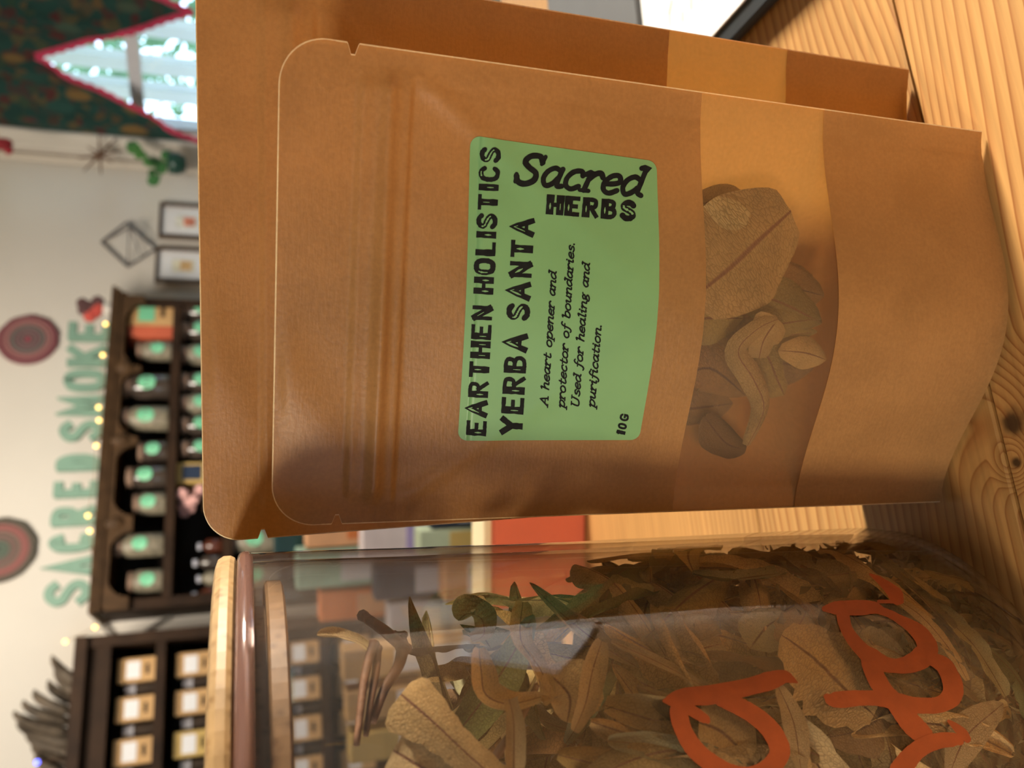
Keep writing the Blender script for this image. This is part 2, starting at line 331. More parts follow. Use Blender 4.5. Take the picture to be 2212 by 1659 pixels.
KRAFT = kraft('kraft_paper', (0.46, 0.245, 0.088), 0.36, 1.0, (0.66, 0.37, 0.09))
KRAFT_B = kraft('kraft_paper_back', (0.44, 0.215, 0.07), 0.20, 1.0, (0.50, 0.25, 0.05))
KRAFT_LIT_RIM = kraft('backlit_paper_edge', (0.95, 0.74, 0.42), 0.3)  # cream colour paints the backlight glow along the cut pouch edges
FILM = film_mat()
GREEN = plain('green_sticker', (0.195, 0.40, 0.165), 0.42, 0.04, 60, bumps=0.02)
INK = plain('black_ink', (0.012, 0.013, 0.013), 0.7, 0.3, 400, spec=0.12, bumps=0)
GREEN2 = plain('green_sticker_gap', (0.195, 0.40, 0.165), 0.5, 0.04, 60, bumps=0)
GLASS = glass_thin('jar_glass', (0.955, 0.94, 0.93), 1.25, 0.015, 0.012)
PANE = glass_thin('window_glass', (0.98, 0.99, 1.0), 0.6)
RIM = glass_solid('rim_glass')
BAMBOO = bamboo('bamboo', (0.31, 0.195, 0.088))
PAINT = plain('orange_paint', (0.36, 0.068, 0.014), 0.55, 0.10, 220, bumps=0.15)
L_OLIVE = leaf_mat('dried_leaf_olive', (0.33, 0.235, 0.085), (0.50, 0.375, 0.165), (0.16, 0.07, 0.035))
L_TAN = leaf_mat('dried_leaf_tan', (0.62, 0.42, 0.18), (0.66, 0.49, 0.245), (0.20, 0.09, 0.05))
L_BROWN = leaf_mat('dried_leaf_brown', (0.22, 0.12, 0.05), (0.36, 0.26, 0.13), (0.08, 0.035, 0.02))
L_GREEN = leaf_mat('dried_leaf_green', (0.14, 0.155, 0.05), (0.36, 0.34, 0.18), (0.12, 0.07, 0.03))
STEM = plain('dried_stem', (0.16, 0.075, 0.035), 0.7, 0.35, 200, bumps=0.5)

# ------------------------------------------------------------------ room shell
WALLM = plain('wall_plaster', (0.70, 0.66, 0.59), 0.9, 0.03, 3)
CEILM = plain('ceiling_paint', (0.72, 0.69, 0.62), 0.9, 0.02, 3)
FLOORM = plain('floor_boards', (0.16, 0.09, 0.05), 0.6, 0.3, 9)
WHITE = plain('white_gloss_paint', (0.74, 0.75, 0.80), 0.4, 0.03, 8)
SD = Vector((0.9165, 0.400, 0)); SN = Vector((0.400, -0.9165, 0))          # shelf wall: along, towards the room
P0 = at_y(215, 970, 2.95); P0.z = 0
def TS(s, d, z):
    p = P0 + SD * s + SN * d; return (p.x, p.y, z)
def WS(px, py, d=0.0):
    r = ray(px, py); o = Vector((0, 0, CZ)); q = P0 + SN * d
    t = (q - o).dot(SN) / r.dot(SN); p = o + r * t; v = p - P0
    return v.dot(SD), p.z
corner_s = WS(150, 347)[0]
CN = P0 + SD * corner_s
ND = Vector((0.697, -0.717, 0)); NN = Vector((-0.717, -0.697, 0))          # window wall
def TW(s, d, z):
    p = CN + ND * s + NN * d; return (p.x, p.y, z)
def WW(px, py, d=0.0):
    r = ray(px, py); o = Vector((0, 0, CZ)); q = CN + NN * d
    t = (q - o).dot(NN) / r.dot(NN); p = o + r * t; v = p - CN
    return v.dot(ND), p.z
HT = 2.7
SL = -2.6
C_back_left = Vector(TS(SL, 0, 0)); WE = 4.3
C_right = Vector(TW(WE, 0, 0)); BY = -2.2
tag(MB().add([(-4, BY-.2, -.02), (6, BY-.2, -.02), (6, 6, -.02), (-4, 6, -.02), (-4, BY-.2, 0), (6, BY-.2, 0), (6, 6, 0), (-4, 6, 0)], [(0,3,2,1),(4,5,6,7),(0,1,5,4),(1,2,6,5),(2,3,7,6),(3,0,4,7)]).build('floor', FLOORM), kind='structure')
tag(MB().box((-4, BY-.2, HT), (6, 6, HT+.05)).build('ceiling', CEILM), kind='structure')
tag(MB().box((SL, -0.12, 0), (corner_s + 0.1, 0, HT), TS).build('wall_back', WALLM), kind='structure')
tag(MB().box((C_back_left.x - 0.1, BY, 0), (C_back_left.x, C_back_left.y + 0.1, HT)).build('wall_left', WALLM), kind='structure')
tag(MB().box((C_right.x, BY, 0), (C_right.x + 0.1, C_right.y, HT)).build('wall_right', WALLM), kind='structure')
def wall_with_holes(name, T, s0, s1, holes, mat, d0=-0.14, d1=0.0):
    mb = MB(); xs = sorted(set([s0, s1] + [h[0] for h in holes] + [h[1] for h in holes]))
    for a, b in zip(xs[:-1], xs[1:]):
        hh = [h for h in holes if h[0] <= a + 1e-6 and h[1] >= b - 1e-6]
        if hh:
            mb.box((a, d0, 0), (b, d1, hh[0][2]), T); mb.box((a, d0, hh[0][3]), (b, d1, HT), T)
        else: mb.box((a, d0, 0), (b, d1, HT), T)
    return tag(mb.build(name, mat), kind='structure')
# visible window: from the picture
w1_s0 = WW(380, 300)[0] - 0.02
w1_rail = WW(286, 150)[1]; w1 = (w1_s0, w1_s0 + 1.15, 0.82, 2*w1_rail - 0.82); w2 = (2.05, 3.75, 0.85, 2.25)
wall_with_holes('wall_window_side', TW, -0.02, WE, [w1, w2], WALLM)
def TB(s, d, z): return (s, BY - d, z)
w3 = (-3.0, -1.3, 0.9, 2.1)  # unseen window behind the camera, added to light the front faces
wall_with_holes('wall_front', TB, -4, 6, [w3], WALLM, 0.0, 0.14)
for w, T, dd in ((w1, TW, -0.13), (w2, TW, -0.13), (w3, TB, 0.13)):
    c = Vector(T((w[0]+w[1])/2, dd*1.15, (w[2]+w[3])/2)); tg = Vector(T((w[0]+w[1])/2, -dd, (w[2]+w[3])/2))
    area('window_portal', c, tg, w[1]-w[0], w[3]-w[2], 1, (1, 1, 1), portal=True)

def window(name, T, w, cols, rows, bright=None, sgn=1):
    s0, s1, z0, z1 = w; root = empty(name, T((s0+s1)/2, 0, z0)); tag(root, kind='structure')
    f = 0.055; fr = MB()
    fr.box((s0, -0.10*sgn, z0), (s0+f, -0.02*sgn, z1), T); fr.box((s1-f, -0.10*sgn, z0), (s1, -0.02*sgn, z1), T)
    fr.box((s0, -0.10*sgn, z0), (s1, -0.02*sgn, z0+f), T); fr.box((s0, -0.10*sgn, z1-f), (s1, -0.02*sgn, z1), T)
    fr.build('window_frame', WHITE, root)
    dw = (s1-s0-2*f)/cols; dz = (z1-z0-2*f)/rows
    for i in range(1, cols): MB().box((s0+f+i*dw-0.018, -0.085*sgn, z0+f), (s0+f+i*dw+0.018, -0.035*sgn, z1-f), T).build('glazing_bar', WHITE, root)
    for j in range(1, rows): MB().box((s0+f, -0.08*sgn, z0+f+j*dz-0.022), (s1-f, -0.04*sgn, z0+f+j*dz+0.022), T).build('glazing_bar', WHITE, root)
    for i in range(cols):
        for j in range(rows):
            MB().box((s0+f+i*dw, -0.062*sgn, z0+f+j*dz), (s0+f+(i+1)*dw, -0.058*sgn, z0+f+(j+1)*dz), T).build('pane', PANE, root)
    MB().box((s0-0.06, -0.0, z0-0.03), (s1+0.06, 0.06*sgn, z0), T).build('window_sill', WHITE, root)
    return root
window('window_1', TW, w1, 2, 2); window('window_2', TW, w2, 3, 2); window('added_fill_window', TB, w3, 2, 2, sgn=-1)
# moulding between the corner and the curtain
a = WW(200, 345)[0]
tag(MB().box((-0.005, 0.0, 0), (0.025, 0.02, HT), TW).build('trim_1', plain('trim_paint', (0.62, 0.56, 0.48), 0.8, 0.03, 3)), kind='structure')
tag(MB().box((SL, 0.0, 0.0), (corner_s-0.01, 0.018, 0.14), TS).build('baseboard_back', WHITE), kind='structure')

# outside: porch posts in daylight and a tree behind
def outside():
    WH = plain('porch_paint', (0.85, 0.88, 0.92), 0.6, 0.03, 5)
    for i, s in enumerate((WW(230, 190, -1.5)[0], WW(215, 130, -1.5)[0], WW(320, 62, -1.5)[0])):
        root = empty('porch_post', TW(s, -1.5, 0)); tag(root, ['white wooden porch post outside the window, beside the curtain edge', 'white wooden porch post outside behind the window mullion', 'white wooden porch post outside nearest the pouch corner'][i], 'post')
        MB().box((s, -1.5, 0), (s+0.07, -1.4, 3.0), TW).build('post_shaft', WH, root)
        MB().box((s-0.02, -1.52, 0), (s+0.09, -1.38, 0.12), TW).build('post_foot', WH, root)
    root = empty('porch_rail', TW(0.1, -1.4, 1)); tag(root, 'white horizontal porch rail outside the window', 'rail')
    MB().box((-1.6, -1.38, 1.02), (1.6, -1.32, 1.12), TW).build('rail_bar', WH, root)
    G = leaf_mat('tree_foliage', (0.26, 0.48, 0.28), (0.34, 0.55, 0.34), (0.3, 0.5, 0.25))
    root = empty('garden_tree', TW(0.2, -4.6, 0)); tag(root, 'leafy green tree in the garden beyond the window', 'tree')
    v = []; f = []
    for k in range(5200):
        a_ = random.uniform(0, 6.28); b_ = random.gauss(0, 0.5); r = random.uniform(1.0, 1.9)
        c = Vector((0.2 + r*math.cos(a_)*math.cos(b_)*1.4, -4.6 + r*math.sin(a_)*math.cos(b_), 2.2 + r*math.sin(b_)*1.3)); q = len(v)
        e = Vector((random.gauss(0, 1), random.gauss(0, 1), random.gauss(0, 1))).normalized(); g = e.cross(Vector((0.3, 0.8, 0.5))).normalized(); L = 0.07
        for aa, bb in ((-1, 0), (0, -.5), (1, 0), (0, .5)):
            w_ = c + e*aa*L + g*bb*L; v.append(TW(w_.x, w_.y, w_.z))
        f.append((q, q+1, q+2, q+3))
    mesh('foliage', v, f, G, root)
    MB().lathe([(0.14, 0), (0.11, 0.8), (0.09, 2.2)], 12, TW(0.2, -4.6, 0)).build('trunk', STEM, root)
outside()

# ------------------------------------------------------------------ table of pine boards
def make_table():
    TA = math.radians(15.5); kn = on_table(2190, 910)
    kn2 = on_table(2195, 985)
    PINE = pine('pine_boards', knots=[(kn.x, kn.y, 0.0060), (kn2.x - 0.002, kn2.y, 0.0022)])
    root = empty('pine_table', (0.0, 0.1, 0.0), 'pine plank table with reddish grain under the pouches and jar', 'table')
    seam = on_table(1963, 150); dv = Vector((math.cos(TA), math.sin(TA), 0)); nv = Vector((-math.sin(TA), math.cos(TA), 0))
    off0 = Vector((seam.x, seam.y, 0)).dot(nv); mid = Vector((0, 0.2, 0)).dot(dv)
    Wd = 0.132
    for i in range(-4, 3):
        a = off0 + i*Wd; b = a + Wd
        ml = MB().box((-0.95, a + 0.0005, -0.03), (0.95, b - 0.0005, 0.0), bev=0.0007)
        me = bpy.data.meshes.new('plank'); me.from_pydata(ml.v, [], ml.f); me.materials.append(PINE)
        o = bpy.data.objects.new('plank', me); COL.objects.link(o); o.parent = root
        o.matrix_parent_inverse = Matrix.Translation(-root.location)
        o.location = (dv.x*mid, dv.y*mid, TZ); o.rotation_euler = (0, 0, TA)
    c0 = dv*mid
    def TT(u, v, z): p = c0 + dv*u + nv*v; return (p.x, p.y, z)
    lo, hi = off0 - 4*Wd, off0 + 3*Wd
    for (u, v) in ((-0.88, lo+0.05), (-0.88, hi-0.05), (0.88, lo+0.05), (0.88, hi-0.05)):
        MB().box((u-0.035, v-0.035, 0), (u+0.035, v+0.035, TZ-0.03), TT).build('leg', PINE, root)
    MB().box((-0.88, lo+0.06, TZ-0.12), (0.88, lo+0.08, TZ-0.03), TT).build('apron', PINE, root)
    MB().box((-0.88, hi-0.08, TZ-0.12), (0.88, hi-0.06, TZ-0.03), TT).build('apron', PINE, root)
make_table()

# ------------------------------------------------------------------ things behind: hutch, cabinet, jars
DARK = plain('dark_stained_wood', (0.034, 0.017, 0.008), 0.6, 0.35, 14, spec=0.2)
DARK_IN = plain('dark_cabinet_inside', (0.018, 0.011, 0.007), 0.8, 0.3, 14)
CARVE = plain('carved_brown_wood', (0.075, 0.040, 0.017), 0.6, 0.3, 22, spec=0.2)
MINT = plain('mint_sticker', (0.20, 0.62, 0.36), 0.5, 0.05, 30)
KRB = plain('kraft_box_card', (0.60, 0.36, 0.15), 0.7, 0.08, 20)
PAPERW = plain('white_paper', (0.86, 0.86, 0.86), 0.7, 0.02, 20)
GREYL = plain('grey_label', (0.55, 0.55, 0.60), 0.5, 0.05, 20)
SALMON = plain('salmon_red_card', (0.62, 0.13, 0.06), 0.6, 0.08, 12)
JARD = plain('amber_jar_glass', (0.06, 0.045, 0.035), 0.15, 0.3, 40)
JARL = plain('pale_herb_fill', (0.22, 0.19, 0.13), 0.5, 0.4, 60)
LIDC = plain('cork_lid', (0.24, 0.15, 0.10), 0.7, 0.1, 60)
TEAL = plain('sage_green_letter_paint', (0.20, 0.34, 0.26), 0.6, 0.06, 20)
FD = 0.24   # hutch depth
def hutch():
    sR, zT = WS(240, 617, FD); sL, zT2 = WS(192, 1326, FD); zt = (zT+zT2)/2
    sR2 = WS(300, 634, FD)[0]; sL2 = WS(300, 1312, FD)[0]
    root = empty('arched_hutch', TS((sR+sL)/2, 0.1, 0), 'dark carved wooden hutch with arched top shelf under the green letters', 'cabinet')
    cr_z = WS(262, 700, FD)[1]
    shelf1 = (WS(372, 652, FD)[1] + WS(350, 1290, FD)[1]) / 2
    sh = [shelf1]; step = shelf1 - WS(484, 900, FD)[1]
    while sh[-1] - step > 0.25: sh.append(sh[-1] - step)
    MB().box((sL2, 0.001, 0.0), (sL2+0.03, FD-0.03, zt-0.03), TS).build('side_panel', DARK, root)
    MB().box((sR2-0.03, 0.001, 0.0), (sR2, FD-0.03, zt-0.03), TS).build('side_panel', DARK, root)
    MB().box((sL2+0.03, 0.001, 0.0), (sR2-0.03, 0.02, zt-0.03), TS).build('back_panel', DARK_IN, root)
    # cornice
    mb = MB()
    for k, (dz0, dz1, e) in enumerate(((0, 0.012, 0.0), (0.012, 0.026, -0.006), (0.026, 0.045, -0.014))):
        mb.box((sL-e, 0.001, zt-dz1), (sR+e, FD+e, zt-dz0), TS)
    mb.build('cornice', CARVE, root)
    # arched fascia
    arches = []
    for (y0, y1, xa) in ((652, 790, 264), (799, 944, 252), (961, 1115, 240), (1150, 1292, 229)):
        s1, za = WS(xa, y0, FD-0.01); s0, _ = WS(xa, y1, FD-0.01); arches.append((s0, s1, WS(xa, (y0+y1)/2, FD-0.01)[1]))
    zsp = WS(300, 870, FD)[1]
    n = 240; v = []; f = []
    for i in range(n+1):
        s = sL2 + (sR2-sL2)*i/n; zl = zsp
        for (a, b, za) in arches:
            if a < s < b:
                t = (s-(a+b)/2)/((b-a)/2); zl = zsp + (za-zsp)*max(0, 1-abs(t)**2.6)**0.5
        for d in (FD-0.03, FD-0.012):
            v += [TS(s, d, zl), TS(s, d, zt-0.04)]
    for i in range(n):
        a = i*4; b = a+4
        f += [(a+2, b+2, b+3, a+3), (a+1, b+1, b, a), (a, b, b+2, a+2), (a+3, b+3, b+1, a+1)]
    mesh('arched_fascia', v, f, CARVE, root)
    for k, (a, b) in enumerate(zip(arches[:-1], arches[1:])):
        m = (a[0] + b[1]) / 2
        MB().ball(TS(m, FD-0.012, zsp+0.05), 0.022, sc=(1, .5, 1.2)).build('carved_boss', CARVE, root)
    for z in sh:
        MB().box((sL2+0.03, 0.02, z-0.026), (sR2-0.03, FD-0.02, z), TS).build('shelf', DARK, root)
    MB().box((sL2, FD-0.05, 0), (sR2, FD-0.03, 0.12), TS).build('plinth', DARK, root)
    return sL2, sR2, zt, sh, zsp
HL, HR, HZT, HSH, HZS = hutch()

def herb_jar(T, s, d, z, r, h, mat_fill, label, group, dot=MINT, dotz=0.5):
    root = empty('herb_jar', T(s, d, z), label, 'jar', group); c = T(s, d, z)
    MB().lathe([(0.0001, 0.001), (r*0.95, 0.001), (r, h*0.06), (r, h*0.74), (r*0.82, h*0.82), (r*0.8, h*0.86), (0.0001, h*0.86)], 16, c).build('jar_body', mat_fill, root, True)
    MB().lathe([(0.0001, h*0.86), (r*0.9, h*0.86), (r*0.9, h), (0.0001, h)], 16, c).build('lid', LIDC, root, False)
    if dot:
        # round sticker wrapped on the front
        v = [T(s, d, z)]; v = []; f = []; R = r*0.62; rr = r + 0.0012; m = 14
        def q(a, b): # angle along, height
            return T(s + rr*math.sin(a/rr), d + rr*math.cos(a/rr), z + h*dotz + b)
        v.append(q(0, 0))
        for k in range(m): v.append(q(R*math.cos(6.2832*k/m), R*math.sin(6.2832*k/m)))
        for k in range(m): f.append((0, 1+k, 1+(k+1) % m))
        mesh('round_label', v, f, dot, root)
    return root
def kraft_box(T, s0, s1, d0, d1, z, h, label, group, lab=PAPERW, side=None, name='kraft_box', face=True):
    root = empty(name, T((s0+s1)/2, (d0+d1)/2, z), label, 'box', group)
    MB().box((s0, d0, z+0.0005), (s1, d1, z+h), T, bev=0.0015).build('carton', side or KRB, root)
    w = s1-s0
    if face:
        MB().box((s0+w*0.14, d1, z+h*0.42), (s1-w*0.14, d1+0.0012, z+h*0.78), T).build('paper_label', lab, root)
        MB().box((s0+w*0.3, d1, z+h*0.20), (s1-w*0.3, d1+0.0012, z+h*0.28), T).build('dark_print', INK, root)
    return root

DJ = FD - 0.070
def px_jar(px0, px1, py, hw, z, shelf_name, label, dot=(None), fill=JARD, dotc=0.5):
    s, _ = WS((px0+px1)/2, py, DJ); top = WS(px0, py, DJ)[1]; s2, _ = WS((px0+px1)/2, py+hw, DJ)
    return herb_jar(TS, s, DJ, z, abs(s-s2), max(0.06, top - z), fill, label, shelf_name, MINT, dotc)
z1 = HSH[0]
row1 = [(297, 759, 20, JARL, 'glass herb jar right beside the kraft box with the red side', .42),
        (268, 835, 26, JARD, 'glass herb jar with green dot, first jar in the second arch', .5),
        (265, 905, 26, JARL, 'glass herb jar with pale filling, second jar in the second arch', .5),
        (300, 975, 22, JARD, 'short dark herb jar between the second and third arch', .52),
        (275, 1030, 24, JARD, 'dark herb jar in the middle of the third arch', .55),
        (290, 1088, 24, JARL, 'pale herb jar at the far side of the third arch', .55),
        (250, 1178, 25, JARL, 'pale herb jar with light lid, first in the last arch', .5),
        (278, 1255, 25, JARL, 'pale herb jar in the last arch next to the cabinet side', .45)]
for (x0, y, hw, fl, lb, dc) in row1: px_jar(x0, 362, y, hw, z1, 'herb jars on the arched shelf', lb, fill=fl, dotc=dc)
def kb():
    s1 = WS(320, 652, DJ)[0]; s0 = WS(320, 711, DJ)[0]; s00 = WS(320, 735, DJ)[0]; top = WS(280, 680, DJ)[1]
    kraft_box(TS, s0, s1, 0.05, DJ+0.03, z1, top-z1, 'upright kraft box with green sticker at the end of the arched shelf', None, lab=MINT)
    kraft_box(TS, s00, s0-0.002, 0.05, DJ+0.028, z1, (top-z1)*0.98, 'salmon red packet standing beside the kraft box on the arched shelf', None, side=SALMON, name='red_packet', face=False)
kb()
z2 = HSH[1]
for i, (y, fl) in enumerate(((674, JARD), (716, JARD), (767, JARL), (826, JARD), (873, JARL), (919, JARD), (969, JARD))):
    px_jar(392, 470, y, 21, z2, 'herb jars on the second shelf', ['herb jar on second shelf under the kraft box, beside the hutch side', 'second herb jar from the hutch side on the second shelf', 'pale herb jar on second shelf under the first pillar', 'dark herb jar on second shelf under the second arch start', 'pale herb jar on second shelf under the second arch middle', 'dark herb jar on second shelf under the second arch end', 'herb jar on second shelf next to the yellow packets'][i], fill=fl, dotc=.55)
YEL = plain('yellow_card', (0.62, 0.42, 0.13), 0.6, 0.1, 20); NAVY = plain('navy_card', (0.02, 0.035, 0.07), 0.5, 0.2, 20)
s1 = WS(420, 1003, DJ)[0]; s0 = WS(420, 1046, DJ)[0]
kraft_box(TS, s0, s1, 0.06, DJ+0.02, z2, 0.16, 'yellow packet with navy print on the second shelf beside the pink flowers', None, lab=NAVY, side=YEL, name='yellow_packet')
def flowers(T, s, d, z, r, n, mat, lb, pot=DARK, potr=0.045, poth=0.06):
    root = empty('flower_bunch', T(s, d, z), lb, 'flowers'); c = T(s, d, z)
    MB().lathe([(0.0001, 0.001), (potr*0.8, 0.001), (potr, poth), (potr*0.9, poth), (0.0001, poth*0.9)], 16, c).build('pot', pot, root, True)
    for k in range(n):
        a = random.uniform(0, 6.28); q = random.uniform(0, 1)**.5; h = poth + r*random.uniform(0.2, 1.5)
        p = (c[0] + r*q*math.cos(a), c[1] + r*q*math.sin(a)*.7, c[2] + h)
        m = MB()
        for j in range(5):
            g = 6.28*j/5; m.ball((p[0]+.008*math.cos(g), p[1]-.004, p[2]+.008*math.sin(g)), 0.009, 6, 4, (1, .5, 1))
        m.build('blossom', mat, root, True)
        MB().tube([(c[0], c[1], c[2]+poth*.8), ((c[0]+p[0])/2+.005, (c[1]+p[1])/2, (c[2]+poth+p[2])/2), p], 0.0012, 4).build('stalk', STEM, root)
PINK = plain('pink_petals', (0.75, 0.42, 0.38), 0.7, 0.15, 60)
sf = WS(420, 1078, DJ)[0]; flowers(TS, sf, DJ, z2, 0.045, 16, PINK, 'bunch of pale pink flowers in a dark pot on the second shelf')
BRASS = plain('brown_bottle_glass', (0.09, 0.025, 0.012), 0.2, 0.2, 20)
def bottle(T, s, d, z, r, h, mat, lb, grp=None, cap=GREYL):
    root = empty('bottle', T(s, d, z), lb, 'bottle', grp); c = T(s, d, z)
    MB().lathe([(0.0001, 0.001), (r*.92, 0.001), (r, h*.05), (r, h*.6), (r*.4, h*.76), (r*.38, h*.86), (0.0001, h*.86)], 14, c).build('bottle_body', mat, root, True)
    MB().lathe([(0.0001, h*.86), (r*.5, h*.86), (r*.5, h), (0.0001, h)], 14, c).build('bottle_cap', cap, root)
for i, y in enumerate((1180, 1215, 1250, 1285)):
    s = WS(440, y, DJ)[0]
    bottle(TS, s, DJ, z2, 0.022, 0.075 + 0.012*(i % 2), [BRASS, JARD, JARL, BRASS][i], ['small brown bottle on second shelf below the last arch', 'small dark bottle beside the brown one on second shelf', 'pale little bottle near the end of second shelf', 'brown bottle at the very end of second shelf'][i], 'small bottles on the second shelf')
# lower shelves of the hutch (seen past the pouches and through the jar)
mats = [JARL, JARD, KRB, PINK, YEL, MINT]
ORD = ['first', 'second', 'third', 'fourth', 'fifth', 'sixth', 'seventh']
for k, z in enumerate(HSH[2:4]):
    nj = 9
    for i in range(nj):
        s = HL + 0.08 + (HR-HL-0.16)*i/(nj-1)
        if i > 4: continue
        if (i + k) % 3 == 2:
            kraft_box(TS, s-0.045, s+0.045, 0.06, DJ+0.03, z, 0.13, 'kraft packet on the %s hutch shelf, %s from the cabinet side' % (ORD[k+2], ORD[i]), 'packets on the low hutch shelves', lab=PAPERW, side=[KRB, YEL][(i+k) % 2])
        else:
            herb_jar(TS, s, DJ, z, 0.042, 0.15, mats[(i*2+k) % 2], 'green dotted herb jar on the %s hutch shelf, %s from the cabinet side' % (ORD[k+2], ORD[i]), 'jars on the low hutch shelves')

# tall letters standing on the hutch (real strokes with depth)
def strokes_cap():
    A = {}
    A['S'] = [('c', [(.56,.84),(.42,.98),(.2,.98),(.05,.82),(.08,.64),(.3,.52),(.5,.38),(.56,.2),(.42,.03),(.18,.02),(.02,.17)])]
    A['A'] = [('l', [(0,0),(.31,1),(.62,0)]), ('l', [(.13,.33),(.49,.33)])]
    A['C'] = [('c', [(.56,.8),(.45,.97),(.28,1),(.1,.9),(.02,.65),(.02,.35),(.1,.1),(.28,0),(.45,.03),(.56,.2)])]
    A['R'] = [('l', [(.03,0),(.03,1)]), ('c', [(.03,1),(.3,1),(.5,.94),(.54,.75),(.48,.56),(.3,.5),(.03,.5)]), ('l', [(.28,.5),(.58,0)])]
    A['E'] = [('l', [(.03,0),(.03,1)]), ('l', [(.03,0),(.52,0)]), ('l', [(.03,1),(.52,1)]), ('l', [(.03,.5),(.42,.5)])]
    A['D'] = [('l', [(.03,0),(.03,1)]), ('c', [(.03,1),(.28,1),(.47,.88),(.56,.65),(.56,.35),(.47,.12),(.28,0),(.03,0)])]
    A['M'] = [('l', [(.02,0),(.02,1),(.36,.35),(.7,1),(.7,0)])]
    A['O'] = [('c', [(.3,1),(.12,.95),(.02,.7),(.02,.3),(.12,.05),(.3,0),(.48,.05),(.58,.3),(.58,.7),(.48,.95),(.3,1)])]
    A['K'] = [('l', [(.03,0),(.03,1)]), ('l', [(.56,1),(.05,.42)]), ('l', [(.2,.58),(.58,0)])]
    A['T'] = [('l', [(.0,1),(.6,1)]), ('l', [(.3,1),(.3,0)])]
    A['H'] = [('l', [(.03,0),(.03,1)]), ('l', [(.57,0),(.57,1)]), ('l', [(.03,.5),(.57,.5)])]
    A['N'] = [('l', [(.03,0),(.03,1)]), ('l', [(.03,1),(.55,0)]), ('l', [(.55,0),(.55,1)])]
    A['L'] = [('l', [(.03,1),(.03,0)]), ('l', [(.03,0),(.48,0)])]
    A['I'] = [('l', [(.06,0),(.06,1)])]
    A['Y'] = [('l', [(0,1),(.3,.5)]), ('l', [(.6,1),(.3,.5)]), ('l', [(.3,.5),(.3,0)])]
    A['B'] = [('l', [(.03,0),(.03,1)]), ('c', [(.03,1),(.3,1),(.46,.93),(.49,.76),(.42,.58),(.25,.53),(.03,.53)]), ('c', [(.03,.53),(.3,.53),(.5,.45),(.56,.26),(.48,.07),(.3,0),(.03,0)])]
    A['G'] = [('c', [(.54,.82),(.42,.97),(.26,1),(.1,.9),(.02,.65),(.02,.35),(.1,.1),(.28,0),(.45,.05),(.54,.18)]), ('l', [(.54,.18),(.54,.45),(.32,.45)])]
    A['1'] = [('l', [(.12,1),(.12,0)]), ('l', [(.0,.84),(.12,1)])]
    A['0'] = [('c', [(.22,1),(.08,.9),(.02,.65),(.02,.35),(.08,.1),(.22,0),(.36,.1),(.42,.35),(.42,.65),(.36,.9),(.22,1)])]
    A['U'] = [('c', [(.03,1),(.03,.4),(.08,.12),(.26,0),(.44,.12),(.5,.4),(.5,1)])]
    return A
CAPS = strokes_cap()
def smooth_stroke(s):
    k, p = s
    return [np.array(q) for q in (catmull(p, 5) if k == 'c' else p)]
def letters3d():
    px = [('S', 1251, 1309), ('A', 1202, 1243), ('C', 1153, 1193), ('R', 1094, 1138), ('E', 1038, 1077), ('D', 984, 1020),
          ('S', 912, 957), ('M', 858, 903), ('O', 803, 849), ('K', 749, 796), ('E', 699, 742)]
    nm = ['first letter S of the sage green word', 'sage green letter A', 'sage green letter C', 'sage green letter R', 'first sage green letter E, in the six-letter word', 'sage green letter D',
          'sage green letter S that begins the five-letter word', 'sage green letter M', 'sage green letter O', 'sage green letter K', 'sage green letter E at the end of the sign']
    dL = FD - 0.05
    for (ch, y0, y1), lb in zip(px, nm):
        s1 = WS(215, y0, dL)[0]; s0 = WS(195, y1, dL)[0]
        xt = 149 - (y0+y1-1441)/2*(149-98)/(1280-720)
        ztop = WS(xt, (y0+y1)/2, dL)[1]; zb = HZT + 0.001; h = ztop - zb; w = s1 - s0
        mb = MB(); hw = 0.0125; gw = max(max(p[0] for p in s[1]) for s in CAPS[ch])
        for si, st_ in enumerate(CAPS[ch]):
            P = smooth_stroke(st_)
            P = [np.array((s0 + hw + (w-2*hw)*p[0]/gw, zb + hw + (h-2*hw)*p[1])) for p in P]
            e = 0.0004*si; v = []; f = []
            for i in range(len(P)):
                a = P[max(i-1, 0)]; b = P[min(i+1, len(P)-1)]; t = (b-a)/np.linalg.norm(b-a)
                if 0 < i < len(P)-1 and st_[0] == 'l':
                    t1 = (P[i]-P[i-1])/np.linalg.norm(P[i]-P[i-1]); t2 = (P[i+1]-P[i])/np.linalg.norm(P[i+1]-P[i])
                    nn = np.array((-t1[1]-t2[1], t1[0]+t2[0])); nn = nn/np.linalg.norm(nn)
                    nn = nn/max(0.45, abs(nn.dot(np.array((-t1[1], t1[0])))))
                else: nn = np.array((-t[1], t[0]))
                q = P[i] - (t*hw*.6 if i == 0 else 0) + (t*hw*.6 if i == len(P)-1 else 0)
                for sg in (1, -1):
                    for dd in (dL-e, dL+0.02+e):
                        r = q + nn*hw*sg; v.append(TS(r[0], dd, max(r[1], zb)))
            for i in range(len(P)-1):
                a = i*4; b = a+4
                f += [(a+1, b+1, b+3, a+3), (a, a+2, b+2, b), (a, b, b+1, a+1), (a+2, a+3, b+3, b+2)]
            k = (len(P)-1)*4; f += [(0, 1, 3, 2), (k, k+2, k+3, k+1)]
            mb.add(v, f)
        o = mb.build('sign_letter', TEAL); tag(o, lb + ' standing on the hutch', 'letter', 'green letters on the hutch')
letters3d()

